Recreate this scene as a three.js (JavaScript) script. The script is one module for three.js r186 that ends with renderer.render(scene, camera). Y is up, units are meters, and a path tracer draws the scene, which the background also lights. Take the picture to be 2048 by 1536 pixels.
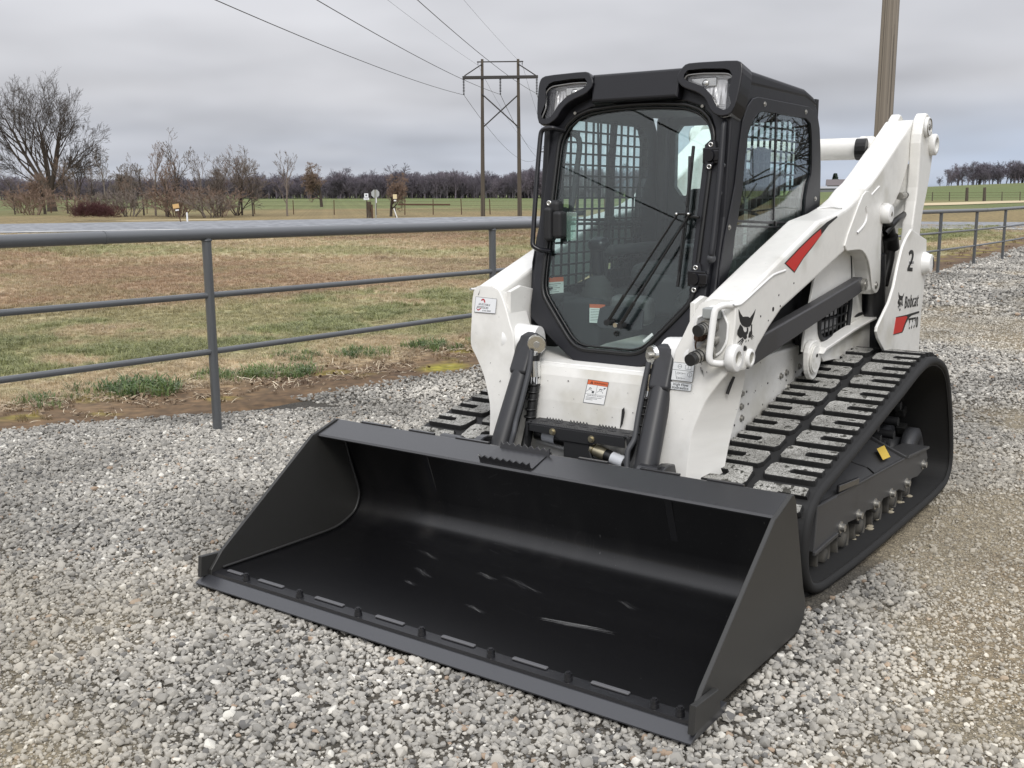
import * as THREE from 'three';
import { mergeGeometries } from 'three/addons/utils/BufferGeometryUtils.js';
import { ConvexGeometry } from 'three/addons/geometries/ConvexGeometry.js';
import { RoundedBoxGeometry } from 'three/addons/geometries/RoundedBoxGeometry.js';
import { TextGeometry } from 'three/addons/geometries/TextGeometry.js';
import { FontLoader } from 'three/addons/loaders/FontLoader.js';

const scene = new THREE.Scene();
const renderer = new THREE.WebGLRenderer({ antialias: true });
renderer.setSize(1024, 768);
renderer.toneMapping = THREE.LinearToneMapping;
renderer.toneMappingExposure = 1.06;
renderer.shadowMap.enabled = true;
// ---------------------------------------------------------------- camera
const camera = new THREE.PerspectiveCamera(40.73, 1024 / 768, 0.05, 1500);
camera.rotation.order = 'YXZ';
camera.position.set(2.089, 1.4438, 2.3204);
camera.rotation.set(THREE.MathUtils.degToRad(-10.572), THREE.MathUtils.degToRad(35.305), THREE.MathUtils.degToRad(-0.346));
scene.add(camera);
// ---------------------------------------------------------------- overcast sky and a very soft sun
{
  const W = 1536, H = 768, d = new Float32Array(W * H * 4);
  for (let r = 0; r < H; r++) for (let c = 0; c < W; c++) {
    const el = ((r + 0.5) / H - 0.5) * Math.PI, az = ((c + 0.5) / W - 0.5) * 2 * Math.PI;
    const x = Math.cos(az) * Math.cos(el), y = Math.sin(el), z = Math.sin(az) * Math.cos(el), o = (r * W + c) * 4;
    if (y < 0) { d[o] = 0.2; d[o + 1] = 0.19; d[o + 2] = 0.17; d[o + 3] = 1; continue; }
    const k = 1 / (y + 0.085), px = x * k, pz = z * k;                       // a cloud deck seen from below
    const big = fbm(px * 0.55 + 3.1, pz * 0.55 + 8.2, 4), fine = fbm(px * 1.7 + 31, pz * 1.7 + 4, 5);
    let L = 0.565 + 0.40 * (big - 0.5) + 0.17 * (fine - 0.5) + 0.09 * sstep(0.05, 0.2, y);
    L *= 1 + 1.25 * sstep(0.22, 0.95, y);                                    // overcast skies are brightest overhead
    const cool = 0.5 + 1.1 * (0.55 - big);
    const R = L * (1 - 0.035 * cool), G = L * (1 - 0.01 * cool), B = L * (1.035 + 0.035 * cool);
    // thin blue strip low above the horizon, clearest to the east of the lot
    const side = sstep(-0.8, 0.1, x * 0.9 - z * 0.3 - 0.25);
    const gap = (1 - sstep(0.02, 0.10, y)) * (0.25 + 0.75 * side) * (0.75 + 0.5 * (fine - 0.5));
    d[o] = lerp(R, 0.46, gap); d[o + 1] = lerp(G, 0.55, gap); d[o + 2] = lerp(B, 0.70, gap); d[o + 3] = 1;
  }
  const sky = new THREE.DataTexture(d, W, H, THREE.RGBAFormat, THREE.FloatType);
  sky.mapping = THREE.EquirectangularReflectionMapping; sky.magFilter = THREE.LinearFilter; sky.minFilter = THREE.LinearFilter; sky.needsUpdate = true;
  scene.background = sky; scene.environment = sky;
}
const sun = new THREE.DirectionalLight(new THREE.Color(1, 0.965, 0.92), 1.75);
sun.position.set(7.5, 13, 8.5); sun.target.position.set(0, 0, -2);
sun.castShadow = true; sun.shadow.radius = 34; sun.shadow.mapSize.set(2048, 2048);
Object.assign(sun.shadow.camera, { left: -12, right: 12, top: 12, bottom: -12, near: 1, far: 60 });
scene.add(sun, sun.target);

// ---------------------------------------------------------------- helpers
function lerp(a, b, t) { return a + (b - a) * t; }
function sstep(a, b, x) { const t = Math.min(1, Math.max(0, (x - a) / (b - a))); return t * t * (3 - 2 * t); }
function hash2(x, y) { let h = Math.imul(x | 0, 374761393) ^ Math.imul(y | 0, 668265263); h = Math.imul(h ^ (h >>> 13), 1274126177); return ((h ^ (h >>> 16)) >>> 0) / 4294967296; }
function vnoise(x, y) {
  const xi = Math.floor(x), yi = Math.floor(y), fx = x - xi, fy = y - yi, u = fx * fx * (3 - 2 * fx), v = fy * fy * (3 - 2 * fy);
  return lerp(lerp(hash2(xi, yi), hash2(xi + 1, yi), u), lerp(hash2(xi, yi + 1), hash2(xi + 1, yi + 1), u), v);
}
function fbm(x, y, n = 4) { let s = 0, a = 0.5, t = 0; for (let i = 0; i < n; i++) { s += a * vnoise(x, y); t += a; a *= 0.5; x = x * 2.03 + 17.3; y = y * 2.03 + 9.1; } return s / t; }
function rng(seed) { let a = seed >>> 0; return () => { a = (a + 0x6d2b79f5) | 0; let t = Math.imul(a ^ (a >>> 15), 1 | a); t = (t + Math.imul(t ^ (t >>> 7), 61 | t)) ^ t; return ((t ^ (t >>> 14)) >>> 0) / 4294967296; }; }
const V = (x, y, z) => new THREE.Vector3(x, y, z);
const srgb = (r, g, b) => new THREE.Color().setRGB(r / 255, g / 255, b / 255, THREE.SRGBColorSpace);
const used = {};
function numbered(n) { const k = used[n] = (used[n] ?? -1) + 1; return k ? `${n}_${String(k).padStart(3, '0')}` : n; }
function tag(o, label, category, group, kind) { if (label) o.userData.label = label; if (category) o.userData.category = category; if (group) o.userData.group = group; if (kind) o.userData.kind = kind; return o; }
function thing(name, label, category, pos = [0, 0, 0], turn = 0, group) { const o = new THREE.Group(); o.name = numbered(name); o.position.set(...pos); o.rotation.y = turn; scene.add(o); return tag(o, label, category, group); }
function norm(g) { g = g.index ? g.toNonIndexed() : g; const n = g.attributes.position.count; for (const k of Object.keys(g.attributes)) if (!['position', 'normal', 'uv'].includes(k)) g.deleteAttribute(k); if (!g.attributes.uv) g.setAttribute('uv', new THREE.BufferAttribute(new Float32Array(n * 2), 2)); if (!g.attributes.normal) g.computeVertexNormals(); g.morphAttributes = {}; return g; }
function join(list) { return list.length === 1 ? norm(list[0]) : mergeGeometries(list.map(norm)); }
function obj(name, geos, mat, parent = scene) { const m = new THREE.Mesh(join([].concat(geos)), mat); m.name = parent === scene ? numbered(name) : name; m.castShadow = m.receiveShadow = true; parent.add(m); return m; }
function mir(g) { g = norm(g.clone()); g.applyMatrix4(new THREE.Matrix4().makeScale(-1, 1, 1)); for (const k of ['position', 'normal', 'uv']) { const a = g.attributes[k], s = a.itemSize, r = a.array; for (let i = 0; i < a.count; i += 3) for (let c = 0; c < s; c++) { const t = r[(i + 1) * s + c]; r[(i + 1) * s + c] = r[(i + 2) * s + c]; r[(i + 2) * s + c] = t; } } return g; }
function box(x0, x1, y0, y1, z0, z1, r = 0.004) { const w = Math.abs(x1 - x0), h = Math.abs(y1 - y0), d = Math.abs(z1 - z0); const g = r > 0 ? new RoundedBoxGeometry(w, h, d, 1, Math.min(r, w / 2.1, h / 2.1, d / 2.1)) : new THREE.BoxGeometry(w, h, d); return g.translate((x0 + x1) / 2, (y0 + y1) / 2, (z0 + z1) / 2); }
function shapeOf(pts, holes = []) { const s = new THREE.Shape(pts.map(p => new THREE.Vector2(p[0], p[1]))); for (const h of holes) s.holes.push(new THREE.Path(h.map(p => new THREE.Vector2(p[0], p[1])))); return s; }
// smooth a closed polygon's corners (Chaikin), keeping its general outline
function soft(pts, n = 1, f = 0.25) { for (let k = 0; k < n; k++) { const o = []; pts.forEach((p, i) => { const q = pts[(i + 1) % pts.length]; o.push([lerp(p[0], q[0], f), lerp(p[1], q[1], f)], [lerp(p[0], q[0], 1 - f), lerp(p[1], q[1], 1 - f)]); }); pts = o; } return pts; }
function circ(cx, cy, r, n = 16, ry = r) { const o = []; for (let i = 0; i < n; i++) { const a = i / n * 2 * Math.PI; o.push([cx + r * Math.cos(a), cy + ry * Math.sin(a)]); } return o; }
function extr(pts, depth, b = 0, holes = [], seg = 1) { return new THREE.ExtrudeGeometry(shapeOf(pts, holes), { depth: depth - 2 * b, bevelEnabled: b > 0, bevelThickness: b, bevelSize: b, bevelOffset: -b, bevelSegments: seg, curveSegments: 8, steps: 1 }).translate(0, 0, b); }
// a plate cut from a side profile in (z, y), standing between x0 and x1
function plate(zy, x0, x1, b = 0.003, holes = [], seg = 1) { const f = a => a.map(p => [-p[0], p[1]]); return extr(f(zy), x1 - x0, b, holes.map(f), seg).rotateY(Math.PI / 2).translate(x0, 0, 0); }
// a plate cut from a front profile in (x, y), lying on the sloped plane z = a + s*y, thickness outwards
function front(xy, a, s, depth, b = 0.002, holes = [], seg = 1) { const c = Math.cos(Math.atan(s)), f = q => q.map(p => [p[0], p[1] / c]); return extr(f(xy), depth, b, holes.map(f), seg).rotateX(Math.atan(s)).translate(0, 0, a); }
function tube(pts, r, rs = 8, seg, closed = false) { const c = new THREE.CatmullRomCurve3(pts.map(p => p.isVector3 ? p : V(...p)), closed, 'catmullrom', 0.3); return new THREE.TubeGeometry(c, seg ?? Math.max(2, (pts.length - 1) * 5), r, rs, closed); }
function rod(a, b, r0, r1 = r0, n = 10, open = false) { a = a.isVector3 ? a : V(...a); b = b.isVector3 ? b : V(...b); const d = b.clone().sub(a), g = new THREE.CylinderGeometry(r1, r0, d.length(), n, 1, open); g.applyQuaternion(new THREE.Quaternion().setFromUnitVectors(V(0, 1, 0), d.clone().normalize())); return g.translate((a.x + b.x) / 2, (a.y + b.y) / 2, (a.z + b.z) / 2); }
// a bar of rectangular section from a to b
function bar(a, b, w, h, r = 0.003) { a = V(...a); b = V(...b); const d = b.clone().sub(a), g = new RoundedBoxGeometry(w, h, d.length(), 1, Math.min(r, w / 2.1, h / 2.1)), m = new THREE.Matrix4().lookAt(b, a, V(0, 1, 0)); g.applyMatrix4(m); return g.translate((a.x + b.x) / 2, (a.y + b.y) / 2, (a.z + b.z) / 2); }
function hex(p, r, h, axis = 'x', n = 6) { const g = new THREE.CylinderGeometry(r * 0.96, r, h, n); g.translate(0, h / 2, 0); if (axis === 'x') g.rotateZ(-Math.PI / 2); if (axis === 'z') g.rotateX(Math.PI / 2); return g.translate(...p); }
function bolt(p, r, h, axis) { const w = new THREE.CylinderGeometry(r * 1.45, r * 1.45, h * 0.3, 14); w.translate(0, h * 0.15, 0); if (axis === 'x') w.rotateZ(-Math.PI / 2); if (axis === 'z') w.rotateX(Math.PI / 2); w.translate(...p); return join([w, hex(p, r, h, axis)]); }
function flat(g) { g = norm(g); g.computeVertexNormals(); return g; }
function planarUV(g, ax, bx, sc = 1) { const p = g.attributes.position, u = new Float32Array(p.count * 2), k = { x: 0, y: 1, z: 2 }; for (let i = 0; i < p.count; i++) { u[2 * i] = p.array[3 * i + k[ax]] * sc; u[2 * i + 1] = p.array[3 * i + k[bx]] * sc; } g.setAttribute('uv', new THREE.BufferAttribute(u, 2)); return g; }
function dataTex(W, H, fn, isColor = true) { const d = new Uint8Array(W * H * 4); for (let y = 0; y < H; y++) for (let x = 0; x < W; x++) { const c = fn(x, y), o = (y * W + x) * 4; d[o] = c[0]; d[o + 1] = c[1]; d[o + 2] = c[2]; d[o + 3] = 255; } const t = new THREE.DataTexture(d, W, H); t.wrapS = t.wrapT = THREE.RepeatWrapping; t.magFilter = THREE.LinearFilter; t.minFilter = THREE.LinearMipmapLinearFilter; if (isColor) t.colorSpace = THREE.SRGBColorSpace; t.needsUpdate = true; return t; }
// tileable value noise of period P cells over a unit square
function tnoise(x, y, P, s = 0) { const xi = Math.floor(x), yi = Math.floor(y), fx = x - xi, fy = y - yi, u = fx * fx * (3 - 2 * fx), v = fy * fy * (3 - 2 * fy), m = q => ((q % P) + P) % P; return lerp(lerp(hash2(m(xi) + s, m(yi)), hash2(m(xi + 1) + s, m(yi)), u), lerp(hash2(m(xi) + s, m(yi + 1)), hash2(m(xi + 1) + s, m(yi + 1)), u), v); }
function tfbm(u, v, P, n = 4, s = 0) { let a = 0.5, r = 0, t = 0; for (let i = 0; i < n; i++) { r += a * tnoise(u * P, v * P, P, s + i * 57); t += a; a *= 0.5; P *= 2; } return r / t; }
function canvasTex(W, H, draw) { const c = document.createElement('canvas'); c.width = W; c.height = H; draw(c.getContext('2d'), W, H); const t = new THREE.CanvasTexture(c); t.colorSpace = THREE.SRGBColorSpace; return t; }
const std = (o) => new THREE.MeshStandardMaterial(o), phys = (o) => new THREE.MeshPhysicalMaterial(o), col = (r, g = r, b = r) => new THREE.Color(r, g, b);

// ---------------------------------------------------------------- shared materials
const grime = dataTex(512, 512, (x, y) => { const u = x / 512, v = y / 512, a = tfbm(u, v, 4, 6), b = tfbm(u, v, 40, 3, 900), sp = tnoise(u * 160, v * 160, 160, 77) > 0.985 ? -34 : 0; const q = 255 - 26 * sstep(0.45, 0.72, a) - 9 * b + sp * 1.6; return [q, q - 1 - 2 * sstep(0.5, 0.8, a), q - 4 - 9 * sstep(0.5, 0.8, a)]; });
const mottle = dataTex(512, 512, (x, y) => { const u = x / 512, v = y / 512, q = 120 + 150 * (tfbm(u, v, 8, 6, 40) - 0.5); return [q, q, q]; }, false);
const fineBump = dataTex(256, 256, (x, y) => { const q = 128 + 200 * (tfbm(x / 256, y / 256, 32, 3, 11) - 0.5); return [q, q, q]; }, false);
const M = {};
M.white = phys({ color: col(0.80, 0.80, 0.785), roughness: 0.42, roughnessMap: null, map: grime, clearcoat: 0.35, clearcoatRoughness: 0.25 });
M.whitePlain = phys({ color: col(0.80, 0.80, 0.785), roughness: 0.42, clearcoat: 0.35, clearcoatRoughness: 0.25 });
M.black = phys({ color: col(0.012, 0.012, 0.014), roughness: 0.34, clearcoat: 0.5, clearcoatRoughness: 0.22 });
M.blackMatte = std({ color: col(0.014, 0.0145, 0.016), roughness: 0.62 });
M.cab = std({ color: col(0.0072, 0.0078, 0.0112), roughness: 0.48, bumpMap: fineBump, bumpScale: 0.0004 });
M.cabPlastic = std({ color: col(0.006, 0.006, 0.0085), roughness: 0.33 });
M.steelGrey = std({ color: col(0.045, 0.047, 0.052), roughness: 0.55, map: null });
M.rubber = std({ color: col(0.011, 0.011, 0.011), roughness: 0.78, bumpMap: mottle, bumpScale: 0.002 });
M.gasket = std({ color: col(0.006), roughness: 0.4 });
M.chrome = std({ color: col(0.72, 0.72, 0.70), metalness: 1, roughness: 0.22 });
M.zinc = std({ color: col(0.42, 0.41, 0.38), metalness: 0.85, roughness: 0.42 });
M.brass = std({ color: col(0.50, 0.45, 0.32), metalness: 0.9, roughness: 0.38 });
M.rust = std({ color: col(0.10, 0.055, 0.035), roughness: 0.85, metalness: 0.2 });
M.interior = std({ color: col(0.014, 0.015, 0.017), roughness: 0.8 });
M.glass = phys({ color: col(0.925, 0.985, 0.975), roughness: 0.0, transmission: 1, thickness: 0, ior: 1.52 });
M.decalBlack = std({ color: col(0.012), roughness: 0.5 });
M.decalRed = std({ color: srgb(196, 44, 38), roughness: 0.42 });
M.decalWhite = std({ color: col(0.8), roughness: 0.45 });
// ================================================================ THE GROUND
const GY = -0.085;
const EDGE = [[6, -5.2], [2, -4.7], [-0.93, -4.12], [-1.85, -3.9], [-3.54, -3.66], [-4.7, -3.42], [-8, -3.1], [-12, -2.85], [-17.5, -2.62], [-29, -2.75], [-45, -3.4], [-70, -6]];
function edgeX(z) { for (let i = 1; i < EDGE.length; i++) if (z >= EDGE[i][0]) { const [z0, x0] = EDGE[i - 1], [z1, x1] = EDGE[i]; return lerp(x1, x0, Math.min(1, (z - z1) / (z0 - z1))) + 0.10 * (vnoise(z * 1.7, 3) - 0.5) + 0.05 * (vnoise(z * 6, 9) - 0.5); } return -6; }
function hill(x, z) { const q = Math.hypot(x + 25, z + 335); return 3.4 * Math.exp(-(q * q) / 5600); }
function base(z) { return GY * sstep(0.9, 2.4, -z); }
// how sandy the lot is at a place: 0 clean crushed stone, 1 packed fines
function sandy(x, z) {
  let s = 0.32 + 1.45 * (fbm(x * 0.75 + 5, z * 0.75 + 2, 4) - 0.5);
  s += 0.20 * sstep(-0.15, 0.65, z) * sstep(-3.2, -1.6, x);
  s += 0.20 * sstep(0.95, 1.35, x) * sstep(-4.5, -2.5, z) * sstep(2.6, 1.5, x);
  s -= 0.40 * sstep(-1.15, -1.9, x) * sstep(0.5, -0.6, z);
  s += 0.12 * sstep(0.9, 1.4, x) * sstep(-6, -4, z) * sstep(3, 2, x);
  return Math.min(1, Math.max(0, s));
}
function lotY(x, z) { return base(z) + 0.022 * (fbm(x * 1.1, z * 1.1, 3) - 0.5) + 0.012 * (fbm(x * 5, z * 5, 2) - 0.5) - 0.016 - 0.018 * sandy(x, z); }
function fieldY(x, z) { return base(z) - 0.024 - 0.09 * (z > -44 && x < 10 ? sstep(edgeX(z) - 0.05, edgeX(z) + 0.35, x) : 0) + hill(x, z) + 0.02 * (fbm(x * 0.8, z * 0.8, 2) - 0.5) * sstep(60, 20, Math.hypot(x, z)) ; }

// colour of the grass (sRGB 0..255) by place
const mix3 = (a, b, t) => [lerp(a[0], b[0], t), lerp(a[1], b[1], t), lerp(a[2], b[2], t)];
function lawnColor(x, z, fine = 0.5) {
  const u = edgeX(z) - x, n1 = fbm(x * 0.35 + 1.5 * fbm(z * 0.2, x * 0.2, 2), z * 0.35, 4), n2 = fbm(x * 1.6 + 40, z * 1.6, 3), n3 = fbm(x * 0.11 + 9, z * 0.11 + 4, 3);
  let c = mix3([180, 158, 120], [202, 182, 146], n2);                                   // dormant tan
  c = mix3(c, [164, 132, 100], 0.8 * sstep(0.42, 0.62, n3) * sstep(4.5, 8, u));           // reddish thatch
  c = mix3(c, [142, 116, 88], 0.5 * sstep(0.56, 0.7, n1));
  let g = sstep(0.40, 0.60, n1 + 0.5 * (n2 - 0.5)) * (0.9 * sstep(2.0, 3.0, u) * sstep(7.0, 5.0, u)) + 0.5 * sstep(0.50, 0.68, fbm(x * 0.28 + 70, z * 0.28, 4)) + 0.25 * sstep(1.0, 1.6, u) * sstep(0.5, 0.65, n2);
  c = mix3(c, mix3([118, 130, 66], [144, 150, 92], fine), Math.min(1, g) * 0.85);
  const dirt = sstep(1.35, 0.75, u + 0.7 * (n2 - 0.5));
  c = mix3(c, mix3([70, 52, 36], [104, 84, 58], n2), dirt);
  const moss = sstep(0.5, 0.1, Math.hypot((x + 3.66) / 0.55, (z + 4.75) / 0.75)) + 0.5 * sstep(0.56, 0.68, fbm(x * 2.2, z * 2.2 + 30, 3)) * dirt * sstep(0.25, 0.5, u);
  c = mix3(c, [128, 122, 34], Math.min(0.85, moss) * sstep(0.02, 0.2, u));
  const grey = (c[0] + c[1] + c[2]) / 3, keep = lerp(0.78, 1, dirt); return c.map(q => lerp(grey, q, 0.88) * keep);
}
// one big sheet for the land, out to the horizon
{
  const xs = [], zs = [], N = 150;
  for (let i = 0; i <= N; i++) { const t = i / N * 2 - 1; xs.push(-20 + 1000 * Math.sign(t) * Math.pow(Math.abs(t), 3.2) + 60 * t); zs.push(-20 + 1000 * Math.sign(t) * Math.pow(Math.abs(t), 3.2) + 60 * t); }
  const pos = [], colr = [], idx = [], uv = [];
  for (const z of zs) for (const x of xs) {
    pos.push(x, fieldY(x, z), z); uv.push(x / 3, z / 3);
    const d = Math.hypot(x - 2, z - 2), n = fbm(x * 0.035, z * 0.035, 3), n2 = fbm(x * 0.3, z * 0.05, 2);
    let c = mix3([138, 122, 84], [164, 144, 102], n2);
    c = mix3(c, mix3([104, 116, 64], [136, 140, 90], n2), sstep(76, 96, d) * sstep(0.30, 0.5, n + 0.12));
    c = mix3(c, [112, 126, 72], 0.8 * sstep(150, 190, d) * sstep(0.35, 0.6, fbm(x * 0.03 + 4, z * 0.006, 2) + 0.1));
    const q = new THREE.Color().setRGB(c[0] / 255, c[1] / 255, c[2] / 255, THREE.SRGBColorSpace); colr.push(q.r, q.g, q.b);
  }
  const W = N + 1; for (let j = 0; j < N; j++) for (let i = 0; i < N; i++) { const a = j * W + i; idx.push(a, a + W, a + 1, a + 1, a + W, a + W + 1); }
  const g = new THREE.BufferGeometry(); g.setAttribute('position', new THREE.Float32BufferAttribute(pos, 3)); g.setAttribute('color', new THREE.Float32BufferAttribute(colr, 3)); g.setAttribute('uv', new THREE.Float32BufferAttribute(uv, 2)); g.setIndex(idx); g.computeVertexNormals();
  const m = new THREE.Mesh(g, std({ vertexColors: true, roughness: 1, map: dataTex(512, 512, (x, y) => { const q = 255 * (0.62 + 0.62 * (tfbm(x / 512, y / 512, 24, 4, 5) - 0.2)); const v = Math.min(255, q); return [v, v, v * 0.97]; }), bumpMap: mottle, bumpScale: 0.05 }));
  m.name = 'field'; m.receiveShadow = true; tag(m, 'flat winter farmland in tan and green out to the far woods', 'field', null, 'structure'); scene.add(m);
}
// the mown lawn between the lot and the road
{
  const S = 1536, X0 = -46, Z0 = -46, SP = 54;   // 3.5 cm per texel
  const tex = dataTex(S, S, (px, py) => {
    const x = X0 + px / S * SP, z = Z0 + py / S * SP, f = hash2(px, py), f2 = hash2(px >> 1, (py >> 1) + 999);
    const c = lawnColor(x, z, f2), k = 0.86 + 0.36 * f + 0.28 * f2; return [Math.min(255, c[0] * k), Math.min(255, c[1] * k), Math.min(255, c[2] * k)];
  });
  tex.wrapS = tex.wrapT = THREE.ClampToEdgeWrapping;
  const pos = [], uv = [], idx = [], NZ = 110, NX = 70;
  for (let j = 0; j <= NZ; j++) for (let i = 0; i <= NX; i++) {
    const z = 7.5 - 46.5 * Math.pow(j / NZ, 1.4), t = Math.pow(i / NX, 1.8), xe = edgeX(z) + 0.10;
    const far = Math.max(-45.5, Math.min(-38.7 + 0, -38.7)), lim = Math.max(far, z < -19.5 ? lerp(-38.1, -6.3, Math.min(1, (-19.5 - z) / 19.7)) + 0.0 : -39.2);
    const x = lerp(xe, Math.min(lim, xe - 1), t);
    pos.push(x, fieldY(x, z) + 0.012 + 0.012 * (fbm(x * 7, z * 7, 2) - 0.5), z); uv.push((x - X0) / SP, (z - Z0) / SP);
  }
  for (let j = 0; j < NZ; j++) for (let i = 0; i < NX; i++) { const a = j * (NX + 1) + i; idx.push(a, a + 1, a + NX + 1, a + 1, a + NX + 2, a + NX + 1); }
  const g = new THREE.BufferGeometry(); g.setAttribute('position', new THREE.Float32BufferAttribute(pos, 3)); g.setAttribute('uv', new THREE.Float32BufferAttribute(uv, 2)); g.setIndex(idx); g.computeVertexNormals();
  const m = new THREE.Mesh(g, std({ map: tex, roughness: 1 })); m.name = 'lawn'; m.receiveShadow = true; tag(m, 'dormant mown lawn behind the pipe fence with green patches', 'lawn', null, 'structure'); scene.add(m);
}
// gravel lot: packed fines under the loose stones
{
  const pos = [], uv = [], idx = [], colr = [], NX = 150, NZ = 210;
  for (let j = 0; j <= NZ; j++) for (let i = 0; i <= NX; i++) {
    const z = 4.2 - 10.5 * (j / NZ) - 40 * Math.pow(Math.max(0, (j / NZ - 0.55) / 0.45), 2.2), t = i / NX, e = edgeX(z) - 0.05;
    const x = e + (9 - e) * Math.pow(t, 1.15);
    const s = sandy(x, z), lip = sstep(e + 0.22, e, x);
    pos.push(x, lotY(x, z) - 0.03 * lip + (x > 5 ? 0 : 0), z); uv.push(x, z);
    let c = mix3([84, 80, 74], [166, 154, 133], sstep(0.15, 0.75, s)); c = mix3(c, [140, 120, 94], 0.45 * sstep(0.55, 0.68, fbm(x * 1.9 + 11, z * 1.9, 3)) * s); c = mix3(c, [110, 96, 74], lip * 0.7);
    const q = srgb(...c); colr.push(q.r, q.g, q.b);
  }
  for (let j = 0; j < NZ; j++) for (let i = 0; i < NX; i++) { const a = j * (NX + 1) + i; idx.push(a, a + 1, a + NX + 1, a + 1, a + NX + 2, a + NX + 1); }
  const g = new THREE.BufferGeometry(); g.setAttribute('position', new THREE.Float32BufferAttribute(pos, 3)); g.setAttribute('uv', new THREE.Float32BufferAttribute(uv, 2)); g.setAttribute('color', new THREE.Float32BufferAttribute(colr, 3)); g.setIndex(idx); g.computeVertexNormals();
  const grit = (x, y, k) => { const u = x / 1024, v = y / 1024; return 0.5 * tnoise(u * 190, v * 190, 190, 3) + 0.3 * tnoise(u * 95, v * 95, 95, 8) + 0.2 * tnoise(u * 24, v * 24, 24, k); };
  const gm = dataTex(1024, 1024, (x, y) => { const q = Math.min(255, 255 * (0.55 + 0.75 * (grit(x, y, 12) - 0.12))); return [q, q, q * 0.98]; }), gb = dataTex(1024, 1024, (x, y) => { const q = 255 * grit(x, y, 12); return [q, q, q]; }, false);
  for (const t of [gm, gb]) t.repeat.set(1.15, 1.15);
  const m = new THREE.Mesh(g, std({ map: gm, vertexColors: true, bumpMap: gb, bumpScale: 0.012, roughness: 1 })); m.name = 'gravel_lot'; m.receiveShadow = true; tag(m, 'pale crushed stone lot with sandy patches under the loader', 'gravel lot', null, 'structure'); scene.add(m);
}
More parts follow.
